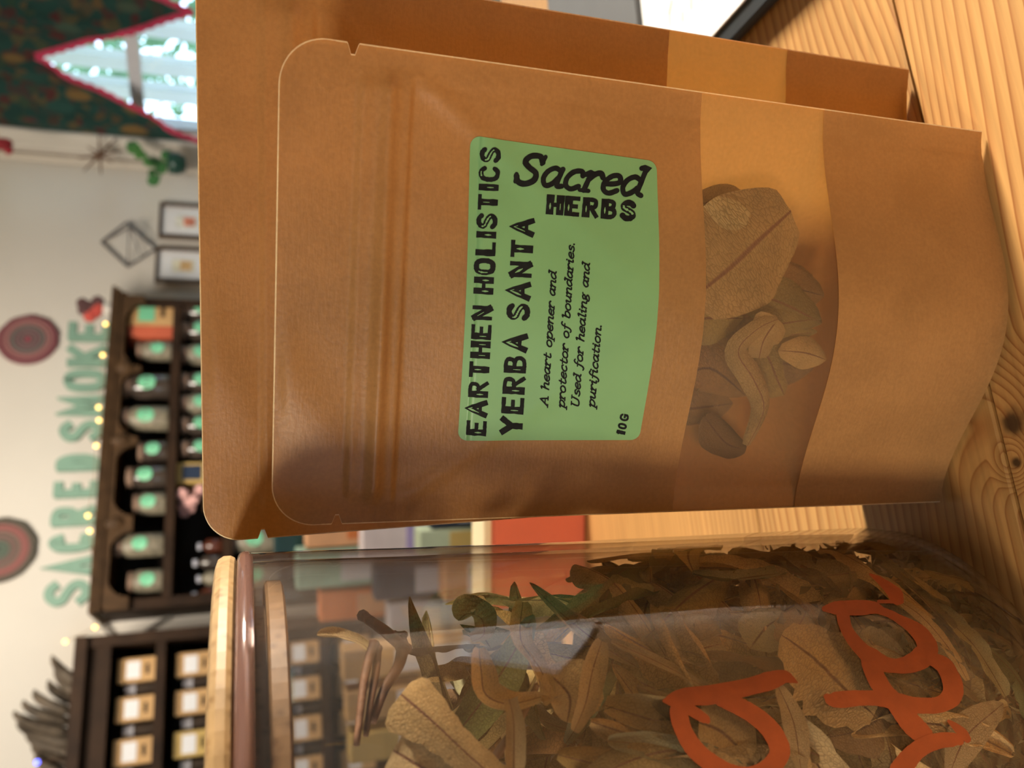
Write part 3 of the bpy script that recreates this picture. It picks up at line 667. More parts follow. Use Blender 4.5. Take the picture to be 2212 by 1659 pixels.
# second cabinet
def cabinet2():
    D2 = 0.30; sR, zT = WS(164, 1377, D2); zt = zT; sLn = sR - 0.9
    root = empty('dark_cabinet', TS(sR-.4, .1, 0), 'dark open cabinet of kraft boxes beside the arched hutch', 'cabinet')
    MB().box((sLn, .001, 0), (sLn+.03, D2, zt), TS).build('side_panel', DARK, root)
    MB().box((sR-.03, .001, 0), (sR, D2, zt), TS).build('side_panel', DARK, root)
    MB().box((sLn, .001, 0), (sR, .02, zt), TS).build('back_panel', DARK_IN, root)
    zh = WS(232, 1500, D2)[1]
    MB().box((sLn, .02, zt-.03), (sR, D2+.012, zt), TS).build('top_board', DARK, root)
    MB().box((sLn+.03, D2-.03, zh), (sR-.03, D2-.012, zt-.03), TS).build('header_board', DARK, root)
    a = WS(332, 1500, D2)[1]; b = WS(458, 1500, D2)[1]; st2 = a-b; sh = [a]
    while sh[-1] - st2 > 0.1: sh.append(sh[-1]-st2)
    for z in sh: MB().box((sLn+.03, .02, z-.025), (sR-.03, D2-.01, z), TS).build('shelf', DARK, root)
    D = D2 - 0.05
    for k, z in enumerate(sh[:5]):
        ys = [(1421, 1473), (1504, 1558), (1594, 1652), (1688, 1740), (1775, 1828)]
        xt = [253, 384][min(k, 1)]
        h = min(WS(253, 1447, D)[1]-sh[0], st2-.05)
        for i, (y0, y1) in enumerate(ys):
            s1 = WS(290, y0, D)[0]; s0 = WS(290, y1, D)[0]
            if s0 < sLn+.05: continue
            nb = [('kraft box with white label on upper shelf of dark cabinet, ' , 0), ('kraft box with white label on second shelf of dark cabinet, ', 1)]
            pos = ['nearest the hutch', 'second from the hutch', 'third from the hutch', 'fourth from the hutch', 'fifth from the hutch'][i]
            if k < 2: lb = nb[k][0] + pos; grp = 'kraft boxes in the dark cabinet'
            else: lb = 'kraft box with white label on ' + ORD[k] + ' shelf of dark cabinet, ' + pos; grp = 'kraft boxes on low shelves'
            sd = YEL if (k == 1 and i == 2) else KRB
            kraft_box(TS, s0, s1, .08, D, z, h, lb, grp, side=sd)
            # small tin between the boxes
            yj = y0 - 18; sj = WS(300, yj, D)[0]
            if sj < sR-.05:
                tl = ('dark tin with pale lid beside the ' + ['first', 'second', 'third', 'fourth', 'fifth'][i] + ' kraft box, ' + ['upper', 'second'][min(k, 1)] + ' cabinet shelf') if k < 2 else 'dark tin beside the ' + ORD[i] + ' kraft box on the ' + ORD[k] + ' cabinet shelf'
                rt = empty('tin', TS(sj, D-.04, z), tl, 'tin', 'tins in the dark cabinet' if k < 2 else 'tins on low shelves')
                MB().lathe([(.0001, .001), (.0155, .001), (.0155, .055), (.0001, .055)], 14, TS(sj, D-.04, z)).build('tin_body', JARD, rt)
                MB().lathe([(.0001, .055), (.0165, .055), (.0165, .082), (.0001, .082)], 14, TS(sj, D-.04, z)).build('tin_lid', GREYL, rt)
    return sR, sLn, zt, D2
C2R, C2L, C2T, C2D = cabinet2()

# dried plume on the cabinet
def plume():
    s0, z0 = WS(150, 1640, .2); s1, _ = WS(150, 1415, .2)
    zb = C2T + .002
    root = empty('dried_plume', TS((s0+s1)/2, .2, zb), 'bundle of dark dried seed pods lying on top of the dark cabinet', 'plant')
    PL = plain('dark_dried_pods', (0.10, 0.075, 0.05), 0.7, 0.4, 40)
    n = 11
    for k in range(n):
        t = k/(n-1); s = s0 - .04 + (s1-s0)*t; L = (0.055 + .075*math.sin(math.pi*min(1, t*1.05+.05)))*1.0; d = .12 + .1*random.random()
        pts = [TS(s + .07*q - .03, d + .03*math.sin(3*q+k), zb + .014 + L*math.sin(min(1.45, q*1.45))*1.0) for q in np.linspace(0, 1, 8)]
        MB().tube(pts, [.010, .014, .015, .014, .013, .011, .008, .003], 7).build('seed_pod', PL, root, True)
    MB().tube([TS(s0-.1, .17, zb+.012), TS((s0+s1)/2, .17, zb+.014), TS(s1, .17, zb+.012)], .011, 7).build('stem', PL, root, True)
plume()

# crocheted mandalas
def mandala(px, py, r, lb, stops):
    s, z = WS(px, py, .012); root = None
    v = []; f = []; nr, na = 14, 40
    me = bpy.data.meshes.new('wall_mandala')
    v = [(0, 0, .010)]
    for i in range(1, nr+1):
        for k in range(na):
            rr = r*i/nr*(1 + (.018*math.cos(k*math.pi*.5) if i == nr else 0)); g = 6.2832*k/na
            v.append((rr*math.cos(g), rr*math.sin(g), .010 + .003*(i % 2)))
    for k in range(na): f.append((0, 1+k, 1+(k+1) % na))
    for i in range(1, nr):
        for k in range(na): f.append((1+(i-1)*na+k, 1+i*na+k, 1+i*na+(k+1) % na, 1+(i-1)*na+(k+1) % na))
    nb = len(v); v += [(r*math.cos(6.2832*k/na), r*math.sin(6.2832*k/na), 0) for k in range(na)]
    for k in range(na): f.append((1+(nr-1)*na+k, nb+k, nb+(k+1) % na, 1+(nr-1)*na+(k+1) % na))
    me.from_pydata(v, [], f); me.materials.append(radial_mat('crochet_rings', stops, r))
    o = bpy.data.objects.new('wall_mandala', me); COL.objects.link(o)
    o.matrix_world = Matrix.Translation(TS(s, .001, z)) @ Matrix((SD, Vector((0, 0, 1)), SN)).transposed().to_4x4()
    tag(o, lb, 'wall hanging', None)
rr_ = abs(WS(58, 680, .01)[0] - WS(58, 785, .01)[0]) / 2
R_, T_, P_ = (0.30, 0.045, 0.06), (0.12, 0.10, 0.09), (0.40, 0.10, 0.10)
mandala(60, 732, rr_, 'round crocheted mandala with crimson centre, above the letters near the flowers', [(0, (.36, .03, .07)), (.14, (.30, .04, .07)), (.2, (.13,.11,.10)), (.38, (.19, .09, .10)), (.45, (.13,.11,.10)), (.58, (.15, .13, .12)), (.64, (.30,.11,.11)), (.74, (.30, .15, .14)), (.84, (.22, .07, .08)), (1, (.18, .06, .07))])
mandala(-2, 1188, rr_*1.08, 'round crocheted mandala with grey green centre above the first letters', [(0, (.10, .13, .10)), (.25, (.10, .13, .10)), (.45, (.2, .1, .09)), (.52, (.12, .13, .1)), (.62, (.28,.11,.10)), (.78, (.26, .10, .09)), (.86, (.12, .1, .08)), (1, (.08, .07, .05))])

# framed pictures
def picture(px0, px1, py0, py1, lb, cols):
    sA, zA = WS(px0, py0, .02); sB, _ = WS(px0, py1, .02); zB = WS(px1, (py0+py1)/2, .02)[1]; s0, s1 = sB, sA; z0, z1 = zB, zA; w = .010
    root = empty('picture_frame', TS((s0+s1)/2, 0, z0), lb, 'picture'); FR = plain('walnut_frame', (0.10, 0.065, 0.04), 0.5, 0.2, 20)
    for b in ((s0, s0+w, z0, z1), (s1-w, s1, z0, z1), (s0+w, s1-w, z0, z0+w), (s0+w, s1-w, z1-w, z1)):
        MB().box((b[0], .001, b[2]), (b[1], .022, b[3]), TS).build('frame_bar', FR, root)
    MB().box((s0+w, .001, z0+w), (s1-w, .010, z1-w), TS).build('mount_board', PAPERW, root)
    a, b, c, d = s0+(s1-s0)*.33, s1-(s1-s0)*.33, z0+(z1-z0)*.3, z1-(z1-z0)*.3
    art = MB().box((a, .010, c), (b, .0115, d), TS).build('printed_picture', plain('picture_wash', cols[0], .8, .25, 40), root)
    MB().box(((a+b)/2-.02, .0115, c+.01), ((a+b)/2+.02, .0125, c+.05), TS).build('painted_motif', plain('picture_motif', cols[1], .8, .3, 60), art)
picture(345, 462, 436, 510, 'framed print with a red motif, upper of two white mounted pictures', [(.82, .80, .70), (.72, .25, .16)])
picture(337, 455, 532, 606, 'framed print with orange and green motif, next to the hutch', [(.80, .76, .58), (.75, .48, .22)])

# wire diamond ornament
def diamond():
    pts = {k: WS(*v, .04) for k, v in dict(t=(216, 513), r=(272, 470), b=(334, 528), l=(273, 567), m=(282, 500), n=(226, 514)).items()}
    root = empty('wire_ornament', TS(pts['m'][0], .02, pts['m'][1]), 'geometric wire diamond ornament hanging on the wall', 'ornament')
    DW = plain('dark_wire', (0.12, 0.11, 0.11), 0.4, 0.1, 20)
    P = lambda k, d=.03: TS(pts[k][0], d, pts[k][1])
    for a, b in (('t', 'r'), ('r', 'b'), ('b', 'l'), ('l', 't')): MB().tube([P(a, .01), P(b, .01)], .0042, 6).build('wire_edge', DW, root)
    for a in 'trbl': MB().tube([P('m', .07), P(a, .01)], .0025, 6).build('wire_spoke', DW, root)
    mid = lambda a, b: TS((pts[a][0]+pts[b][0])/2, .01, (pts[a][1]+pts[b][1])/2)
    for a, b in (('b', 'l'), ('r', 'b')): MB().tube([P('m', .07), mid(a, b)], .002, 6).build('wire_spoke', DW, root)
diamond()

# cable between the cabinets
def cable():
    pp = [(212, 1338), (236, 1370), (270, 1380), (300, 1372), (330, 1352), (370, 1330), (420, 1318), (470, 1322)]
    pts = [TS(*((lambda w: (w[0], .02, w[1]))(WS(a, b, .02)))) for a, b in pp]
    o = MB().tube(catmull(pts, 4), .005, 6).build('cable', plain('cable_grey', (.30, .28, .25), .6, .1, 20)); tag(o, 'thin cable looping on the wall between the two dark cabinets', 'cable')
cable()

# little string lights
def lights():
    WL = plain('warm_bulb', (1, .8, .4), .4, 0, 20, emit=((1.0, 0.62, 0.14), 4.5), bumps=0)
    BL = plain('blue_bulb', (.2, .3, 1), .4, 0, 20, emit=((0.12, 0.14, 1.0), 6.0), bumps=0)
    root = empty('string_lights', TS((HL+HR)/2, FD, HZT), 'string of tiny warm lights along the hutch top and cabinet', 'lights')
    pts = []
    for (x, y) in ((228, 700), (222, 767), (213, 880), (214, 908), (208, 963), (190, 1114), (194, 1147), (205, 1355), (141, 1386)):
        d = FD + .012 if y < 1320 else .05
        s, z = WS(x, y, d); 
        if y < 1320: z = max(z, HZT + .004)
        p = TS(s, d, z); pts.append(p)
        MB().ball(p, .0062, 8, 6).build('bulb', WL, root, True)
    d = .2; s, z = WS(103, 1645, d); z = max(z, C2T + .02); p = TS(s, d+.12, z)
    rb = empty('blue_light', p, 'single blue light beside the dried seed pods', 'light')
    MB().ball(p, .006, 8, 6).build('bulb', BL, rb, True); MB().tube([p, TS(s, d+.115, C2T+.001)], .003, 6).build('bulb_holder', DARK, rb)
    w = []
    for a, b in zip(pts[:-1], pts[1:]):
        a = Vector(a); b = Vector(b)
        w += [a, (a+b)/2 - Vector((0, 0, .006 if a.z > HZT and b.z > HZT else .0))]
    w.append(Vector(pts[-1]))
    MB().tube(w, .0012, 5).build('wire', plain('copper_wire', (.3, .18, .08), .4, .1, 20), root)
lights()

# small flowers standing at the end of the hutch top
def posy():
    s, z = WS(225, 668, FD-.06); c = TS(s, FD-.06, HZT)
    root = empty('flower_posy', c, 'small red and dark posy on the hutch top after the last letter', 'flowers')
    RD = plain('coral_petals', (0.55, 0.08, 0.06), .7, .2, 60); DK = plain('dark_petals', (.11, .05, .05), .8, .3, 60); WP = plain('white_petals', (.7, .66, .6), .7, .1, 60)
    MB().lathe([(.0001, .001), (.02, .001), (.024, .03), (.0001, .03)], 12, c).build('pot', WP, root)
    for k, (ds, dz, m) in enumerate(((-.015, .055, RD), (.01, .075, DK), (-.005, .09, DK), (.03, .05, DK), (-.03, .07, RD), (.02, .095, DK), (0, .045, RD))):
        q = MB()
        for j in range(6): q.ball((c[0]+SD.x*(ds+.01*math.cos(j)), c[1]+SD.y*ds, c[2]+dz+.01*math.sin(j)), .011, 6, 4)
        q.build('blossom', m, root, True)
    MB().tube([c, (c[0], c[1], c[2]+.08)], .003, 5).build('stalk', STEM, root)
posy()

# ------------------------------------------------------------------ window side: cloth valance, plants, star
def valance():
    cl = []; d = .10
    A = WW(-30, 262, d); L = WW(436, 309, d); AP = WW(77, 123, d); R = WW(418, 26, d); X = WW(250, -40, d)
    bnd = [L, AP, R, X]; sL, sR = L[0]-.004, X[0]; zt = 2.30
    def zl(s):
        for a, b in zip(bnd[:-1], bnd[1:]):
            if a[0] <= s <= b[0]: return a[1] + (b[1]-a[1])*(s-a[0])/(b[0]-a[0])
        return L[1] if s < L[0] else X[1]
    root = empty('window_valance', TW((sL+sR)/2, d, zt), 'dark green paisley cloth valance with pink trim over the window', 'curtain')
    n, m = 90, 26; v = []; f = []
    for i in range(n+1):
        s = sL + (sR-sL)*i/n; lo = zl(s)
        for j in range(m+1):
            z = lo + (zt-lo)*j/m; fold = .012*math.sin(s*34 + .6*math.sin(z*5)) + .006*math.sin(s*71+z*3)
            v.append(TW(s, d + fold, z))
    for i in range(n):
        for j in range(m): f.append((i*(m+1)+j, (i+1)*(m+1)+j, (i+1)*(m+1)+j+1, i*(m+1)+j+1))
    mesh('cloth', v, f, curtain_mat(), root, True)
    PK = plain('pink_trim', (.52, .035, .10), .8, .2, 60); v = []; f = []
    k = 0
    for (a, b) in zip(bnd[:-1], bnd[1:]):
        L_ = math.hypot(b[0]-a[0], b[1]-a[1]); nn = max(8, int(L_/.008))
        nx, nz = (b[1]-a[1])/L_, -(b[0]-a[0])/L_
        if nz > 0: nx, nz = -nx, -nz
        for i in range(nn+1):
            t = i/nn; s = a[0]+(b[0]-a[0])*t; z = a[1]+(b[1]-a[1])*t; w = .005+.007*abs(math.sin(t*L_/.035*math.pi))
            fold = .012*math.sin(s*34+.6*math.sin(z*5))+.006*math.sin(s*71+z*3)+.004
            v += [TW(s-nx*.012, d+fold, z-nz*.012), TW(s+nx*w, d+fold, z+nz*w)]
            if i: q = len(v)-4; f.append((q, q+1, q+3, q+2))
    mesh('scalloped_trim', v, f, PK, root)
    MB().tube([TW(sL-.05, d, zt), TW(sR+.05, d, zt)], .012, 8).build('curtain_rod', DARK, root)
valance()
def hanging_plant():
    s, z = WW(352, 345, .06); s = max(s, .05); GR = leaf_mat('pothos_leaf', (.05, .20, .05), (.10, .30, .10), (.08, .25, .08), .4)
    # s is measured on the wall corner, so the pot hangs just in front of the moulding
    s, z = WS(364, 352, .16); c = TS(s, .16, z-.03)
    root = empty('hanging_plant', c, 'trailing green plant in a small dark green hanging pot near the corner', 'plant')
    MB().lathe([(.0001, -.035), (.03, -.03), (.042, 0), (.04, .03), (.034, .03), (.0001, .022)], 16, c).build('pot', plain('green_pot_glaze', (.02, .08, .06), .3, .2, 20), root, True)
    MB().tube([(c[0], c[1], c[2]+.03), (c[0], c[1], HT)], .0012, 5).build('hanging_cord', STEM, root)
    for k, (x, y, r) in enumerate(((293, 322, .035), (305, 335, .028), (334, 388, .030), (338, 350, .03), (322, 352, .024), (362, 338, .03), (350, 362, .03), (284, 312, .022), (330, 372, .02))):
        ss, zz = WS(x, y, .17); p = Vector(TS(ss, .17, zz)); t = Vector((random.uniform(-1, 1), random.uniform(-.3, .3), random.uniform(-1, -.2))).normalized()
        b = t.cross(Vector((.2, -1, .1))).normalized(); v = []; uv = []
        for i in range(7):
            q = i/6; w = r*.75*math.sin(math.pi*q**.7)
            for e in (-1, 0, 1): v.append(p + t*(q-.5)*r*2 + b*w*e + Vector((0, -.006*(1-abs(e)), 0))); uv.append((q, (e+1)/2))
        f = [(i*3+j, i*3+3+j, i*3+4+j, i*3+1+j) for i in range(6) for j in range(2)]
        mesh('leaf', v, f, GR, root, True, uv)
        MB().tube([p, (p+Vector(c))/2 + Vector((0, 0, .02)), (c[0], c[1], c[2]+.025)], .0012, 4).build('vine', plain('vine_green', (.1, .2, .05), .6, .1, 20) if k == 0 else bpy.data.materials['vine_green'], root)
hanging_plant()
def star():
    s, z = WS(216, 334, .12); c = Vector(TS(s, .12, z)); root = empty('twig_star', c, 'dark twig star ornament hanging at the corner of the wall', 'ornament')
    for a, L in ((0.1, .09), (1.9, .075), (2.6, .095), (.95, .055)):
        d = SD*math.cos(a) + Vector((0, 0, math.sin(a)))
        MB().tube([c-d*L, c, c+d*L], [.002, .006, .002], 6).build('twig', STEM, root)
    MB().tube([c, (c.x, c.y, HT)], .001, 5).build('hanging_cord', STEM, root)
star()
def red_flowers():
    s, z = WW(14, 292, .12); c = Vector(WS(10, 300, .3) and TS(WS(10, 300, .3)[0], .3, WS(10, 300, .3)[1]))
    root = empty('hanging_flowers', c, 'crimson dried flowers hanging beside the top of the valance', 'flowers')
    RD = plain('crimson_petals', (.30, .02, .03), .8, .3, 60)
    for k in range(7):
        p = c + SD*random.uniform(-.04, .03) + Vector((0, 0, random.uniform(-.03, .09))); m = MB()
        for j in range(5): m.ball(p + Vector((random.uniform(-.012, .012), 0, random.uniform(-.012, .012))), .012, 6, 4)
        m.build('blossom', RD, root, True)
    MB().tube([c, (c.x, c.y, HT)], .0015, 5).build('hanging_cord', STEM, root)
red_flowers()

# ------------------------------------------------------------------ low display stand with colourful goods, seen between the pouches and the jar
def display():
    Y0, Y1, zt = 1.25, 1.62, 0.50
    root = empty('display_stand', (-.35, 1.4, 0), 'low slatted brown wooden stand behind the table', 'stand')
    WD = plain('brown_stand_wood', (.17, .10, .055), .55, .3, 14)
    x0, x1 = -1.25, .25
    for i in range(6): MB().box((x0, Y0+i*.064, zt-.02), (x1, Y0+i*.064+.058, zt), bev=.003).build('slat', WD, root)
    for x in (x0+.04, x1-.08):
        for y in (Y0+.02, Y1-.07): MB().box((x, y, 0), (x+.04, y+.04, zt-.02)).build('leg', WD, root)
    for i in range(5): MB().box((x0, Y0+.02, .06+i*.085), (x1, Y0+.035, .12+i*.085), bev=.003).build('front_slat', WD, root)
    # riser at the back with two steps
    MB().box((x0, Y0+.20, zt), (x1, Y1-.01, zt+.10), bev=.003).build('riser', WD, root)
    return zt
ZD = display()
def B(px0, px1, py0, py1, Y, mat, name, cat, lb, z=None, dep=.05, bev=.003, grp=None, extra=None, emb=None):
    a = at_y((px0+px1)/2, py0, Y); b = at_y((px0+px1)/2, py1, Y); zt = at_y(px0, (py0+py1)/2, Y).z
    z = ZD if z is None else z
    if zt < z + .03: zt = z + .03
    root = empty(name, ((a.x+b.x)/2, Y, z), lb, cat, grp)
    MB().box((b.x, Y, z+.0005), (a.x, Y+dep, zt), bev=bev).build(emb or 'carton', mat, root)
    if extra: 
        w = a.x-b.x; h = zt-z
        MB().box((b.x+w*.15, Y-.0015, z+h*.35), (a.x-w*.15, Y, z+h*.75)).build('front_label', extra, root)
PEACH = plain('peach_card', (.80, .42, .20), .6, .1, 20); MINTP = plain('pale_mint_card', (.45, .66, .50), .6, .1, 20); LILAC = plain('lilac_cloth', (.45, .36, .62), .8, .15, 20)
WPK = plain('pale_pink_cloth', (.80, .68, .66), .8, .1, 20); MAG = plain('magenta_petals', (.55, .06, .32), .7, .2, 40); ORG = plain('orange_card', (.75, .22, .05), .6, .1, 20)
DTE = plain('dark_teal_glass', (.02, .06, .06), .2, .2, 20); LGN = plain('pale_green_card', (.55, .62, .42), .7, .1, 20)
zr = ZD + .10
# goods piled in steps so that they show one over another
def pile(Y, z, pxt, py0, py1, mat, nm, cat, lb, ex=None, dep=.045, grp=None):
    a = at_y(pxt, py0, Y); b = at_y(pxt, py1, Y); zt = max(a.z, z+.02)
    root = empty(nm, ((a.x+b.x)/2, Y, z), lb, cat, grp)
    MB().box((b.x, Y, z+.0005), (a.x, Y+dep, zt), bev=.003).build('carton', mat, root)
    if ex:
        w = a.x-b.x; h = zt-z; MB().box((b.x+w*.15, Y-.0015, z+h*.3), (a.x-w*.15, Y, z+h*.72)).build('front_label', ex, root)
    return zt
zq = pile(1.56, zr, 592, 1095, 1205, DTE, 'dark_case', 'case', 'dark teal case at the back of the display stand', MINTP)
zq = pile(1.50, zr, 660, 1080, 1185, PEACH, 'peach_packet', 'packet', 'peach packet with orange label in front of the dark case', ORG)
zq = pile(1.50, zr, 640, 1190, 1275, MINTP, 'mint_packet', 'packet', 'pale mint packet beside the peach packet', PAPERW)
zq = pile(1.50, zr, 690, 1280, 1345, ORG, 'orange_packet', 'packet', 'bright orange packet standing in line with the mint packet', PEACH)
zq = pile(1.40, ZD, 782, 1090, 1215, WPK, 'pink_cloth_pouch', 'pouch', 'pale pink cloth pouch on the display stand behind the jar edge', LILAC, grp=None)
zq = pile(1.40, ZD, 810, 1220, 1300, NAVY, 'navy_box', 'box', 'navy box with grey label next to the pink pouch', GREYL)
zq = pile(1.40, ZD, 840, 1305, 1400, GREYL, 'grey_box', 'box', 'grey box next to the navy box on the stand', PAPERW)
zq = pile(1.33, ZD, 930, 1085, 1140, NAVY, 'dark_blue_tin', 'tin', 'dark blue tin in front of the pink pouch', GREYL)
zq = pile(1.33, ZD, 905, 1145, 1200, LGN, 'pale_green_packet', 'packet', 'pale green packet in front of the navy box', YEL)
zq = pile(1.33, ZD, 960, 1205, 1300, PEACH, 'short_peach_box', 'box', 'short peach box at the front of the stand', PAPERW)
kx = at_y(900, 1430, 1.42); 
for i, (y, m, lb) in enumerate(((1440, KRB, 'kraft box on the stand seen through the jar, nearest its edge'), (1530, KRB, 'kraft box on the stand seen through the jar, middle of three'), (1620, YEL, 'yellow kraft box on the stand seen through the jar, last of three'))):
    pile(1.36, ZD, 740+i*8, y-34, y+34, m, 'kraft_box', 'box', lb, PAPERW, grp='kraft boxes on the stand')
def crystal():
    p = at_y(860, 1098, 1.287); root = empty('amethyst_cluster', (p.x, 1.287, ZD), 'lilac crystal cluster on the display stand', 'crystal')
    LI = plain('lilac_crystal', (.50, .36, .72), .25, .15, 40)
    for k in range(9):
        a = random.uniform(0, 6.28); t = Vector((math.cos(a)*.3, math.sin(a)*.12, 1)).normalized(); c = Vector((p.x, 1.287, ZD)) + Vector((math.cos(a)*.014, math.sin(a)*.008, .01)); L = random.uniform(.07, .15)
        MB().tube([c, c+t*L*.8, c+t*L], [.013, .011, .001], 6).build('crystal_point', LI, root)
crystal()
def green_plant():
    p = at_y(985, 1175, 1.28); root = empty('yellow_green_plant', (p.x, 1.28, ZD-.0), 'small plant with yellow green leaves at the front of the stand', 'plant')
    GY = leaf_mat('yellow_green_leaf', (.28, .30, .05), (.35, .36, .10), (.3, .3, .08), .6)
    MB().lathe([(.0001, .001), (.03, .001), (.036, .05), (.0001, .045)], 14, (p.x, 1.28, ZD)).build('pot', PAPERW, root, True)
    for k in range(14):
        a = random.uniform(0, 6.28); c = Vector((p.x, 1.28, ZD+.05)); t = Vector((math.cos(a)*.7, math.sin(a)*.5, 1)).normalized(); b = t.cross(Vector((math.cos(a), math.sin(a), .1))).normalized(); v = []; uv = []
        for i in range(6):
            q = i/5
            for e in (-1, 0, 1): v.append(c+t*.10*q+Vector((math.cos(a), math.sin(a), -1))*.03*q*q + b*.018*math.sin(math.pi*(.1+.88*q))*e); uv.append((q, (e+1)/2))
        mesh('leaf', v, [(i*3+j, i*3+3+j, i*3+4+j, i*3+1+j) for i in range(5) for j in range(2)], GY, root, True, uv)
green_plant()

# ------------------------------------------------------------------ things on the table behind
def red_box():
    a = on_table(1268, 1112); Y = a.y; zt = at_y(1052, 1120, Y).z; r = at_y(1270, 1030, Y).x; l = at_y(1270, 1300, Y).x
    root = empty('red_box', ((l+r)/2, Y, TZ), 'matt terracotta red box standing at the back of the table', 'box')
    MB().box((l, Y, TZ+.0005), (r, Y+.032, zt-.004), bev=.002).build('box_body', SALMON, root)
    MB().box((l+.001, Y+.001, zt-.0038), (r-.001, Y+.031, zt+.002), bev=.001).build('box_top', plain('cream_card', (.80, .66, .42), .7, .05, 20), root)
red_box()
def clipboard():
    A = on_table(1611, 84); Bp = on_table(1692, 0); u = (Bp-A); u.z = 0; u.normalize(); w = Vector((-u.y, u.x, 0))
    if w.x < 0: w = -w
    root = empty('clipboard', (A.x, A.y, TZ), 'black edged clipboard with a bright white sheet beside the large pouch', 'clipboard')
    fa = on_table(1411, 40); far = (fa - A).dot(u); fr = on_table(1215, 60); far2 = (fr-A).dot(u)
    def TT(a, b, z): p = A + u*a + w*b; return (p.x, p.y, TZ+z)
    MB().box((far2-.01, 0, .0005), (.11, .23, .006), TT, bev=.0015).build('backing_board', plain('black_board', (.025, .027, .03), .45, .2, 30), root)
    MB().box((far, .011, .0062), (.10, .218, .0072), TT).build('white_sheet', PAPERW, root)
    MB().box((far2, .004, .0062), (far-.001, .224, .0105), TT).build('grey_folder', plain('grey_folder_card', (.14, .14, .145), .6, .1, 12), root)
    m = MB()
    for k in range(7):
        q = [TT(far+.02+k*.010+random.uniform(-.002, .002), .035+j*.006, .0074+.00002*j) for j in range(random.randint(3, 7))]
        for j, p in enumerate(q): q[j] = (p[0]+random.uniform(-.0012, .0012), p[1]+random.uniform(-.0012, .0012), p[2])
        m.tube(q, .00018, 4)
    m.build('handwriting', plain('grey_pencil', (.45, .45, .47), .7, .1, 20), root)
clipboard()
def sheet_right():
    c = ((.232, .193), (.266, .041), (.524, .088), (.495, .256)); v = [(x, y, TZ+.0006) for x, y in c] + [(x, y, TZ+.0026) for x, y in c]
    o = mesh('paper_pad', v, [(3, 2, 1, 0), (4, 5, 6, 7), (0, 1, 5, 4), (1, 2, 6, 5), (2, 3, 7, 6), (3, 0, 4, 7)], plain('cool_white_paper', (.78, .80, .92), .6, .02, 20))
    tag(o, 'pad of cool white paper on the table, mirrored in the jar', 'paper')
sheet_right()

# ------------------------------------------------------------------ stand-up pouches
def smooth01(x): x = np.clip(x, 0, 1); return x*x*(3-2*x)
class Pouch:
    def __init__(s, TL, TR, BL, BR, bulge, zipv, rad, seed=0, tilt=0.0):
        s.TL, s.TR, s.BL, s.BR = (np.array(p, float) for p in (TL, TR, BL, BR)); s.b = bulge; s.zipv = zipv; s.rad = rad
        e = s.BR - s.BL; s.Wd = np.linalg.norm(e); n = np.array((e[1], -e[0], 0)); s.n = n/np.linalg.norm(n)
        s.H = np.linalg.norm(s.TL - s.BL); s.seed = seed
    def disp(s, u, v, side):
        u = np.asarray(u, float); v = np.asarray(v, float)
        g = np.clip((v - s.zipv - .03)/(1 - s.zipv - .03), 0, 1)
        pil = (0.5 - 0.5*np.cos(2*np.pi*np.clip(u, 0, 1)))**0.95
        sq = np.clip(4*np.clip(u, 0, 1)*(1-np.clip(u, 0, 1)), 0, 1)**.5
        mixv = smooth01((v - .25)/.5)
        b = s.b * g**0.74 * (sq*pil*(1-mixv)*.95 + pil*mixv)
        d = b; com = 0*b
        end = smooth01((u-.035)/.05) * smooth01((.965-u)/.05); k = s.seed
        com = end*(.0011*np.sin(7.3*u-13*v+2*k)*np.clip(1-v*2.6, 0, 1)**2*smooth01(v/.16) + .0014*np.exp(-(((u-.25)*1.0+(v-.05)*2.2)/.10)**2)*np.clip(1-v/.14, 0, 1)*smooth01(v/.02))
        if side > 0:
            # zip: two pressed ridges and the fold below them, fading out towards the side seals
            end = smooth01((u-.035)/.05) * smooth01((.965-u)/.05)
            G = lambda c, w: np.exp(-((v-c)/w)**2)
            z = s.zipv
            soft = .55 + .45*np.cos(6.0*(u-.42))
            d = d + end*(.0024*G(z+.004, .0095)*(.55+.45*soft) + .0010*smooth01((v-z+.036)/.012)*smooth01((z+.034-v)/.008) + .0006*G(z+.024, .008)*soft)
            # paper not quite flat
            k = s.seed
            d = d + end*(.0005*np.sin(5.1*u+9*v+k) * smooth01(v/.1)*g)
            # pulled folds running from the zip ends into the bulge
            for uu, sg in ((.03, 1), (.97, -1)):
                t = (u-uu)*sg; q = (v - z - .025) - t*.75
                d = d + .0011*np.exp(-(q/.022)**2)*smooth01(t/.05)*np.exp(-t/.20)*1.0
            sl = np.minimum(u, 1-u)*s.Wd
            d = d - .00018*np.exp(-((sl-.0075)/.0007)**2)
        return np.maximum(d, 0)*side + com
    def P(s, u, v, side=1, off=0.0):
        u = np.asarray(u, float)[..., None]; v_ = np.asarray(v, float)[..., None]
        p = (s.TL*(1-u) + s.TR*u)*(1-v_) + (s.BL*(1-u) + s.BR*u)*v_
        d = s.disp(u[..., 0], v_[..., 0], side)[..., None]
        return p + s.n*(d + off)
    def inv(s, px, py, guess=(.5, .5)):
        u, v = guess
        for _ in range(40):
            f0 = np.array(project(s.P(u, v))); r = np.array((px, py)) - f0
            if np.abs(r).max() < .02: break
            e = 1e-3
            J = np.array([(np.array(project(s.P(u+e, v)))-f0)/e, (np.array(project(s.P(u, v+e)))-f0)/e]).T
            du = np.linalg.solve(J, r); m = max(1, np.abs(du).max()/.2); u += du[0]/m; v += du[1]/m
        return u, v
    def inset(s, v, notch=True):
        """how far the outline stands in from the straight side, in u, at height v"""
        d = v*s.H; r = s.rad; i = 0.0
        if d < r: i = r - math.sqrt(max(0, r*r - (r-d)**2))
        if notch:
            q = abs(d - s.nd)
            if q < .0014: i += .0026*min(1, (0.0014-q)/.0009)
        return i/s.Wd
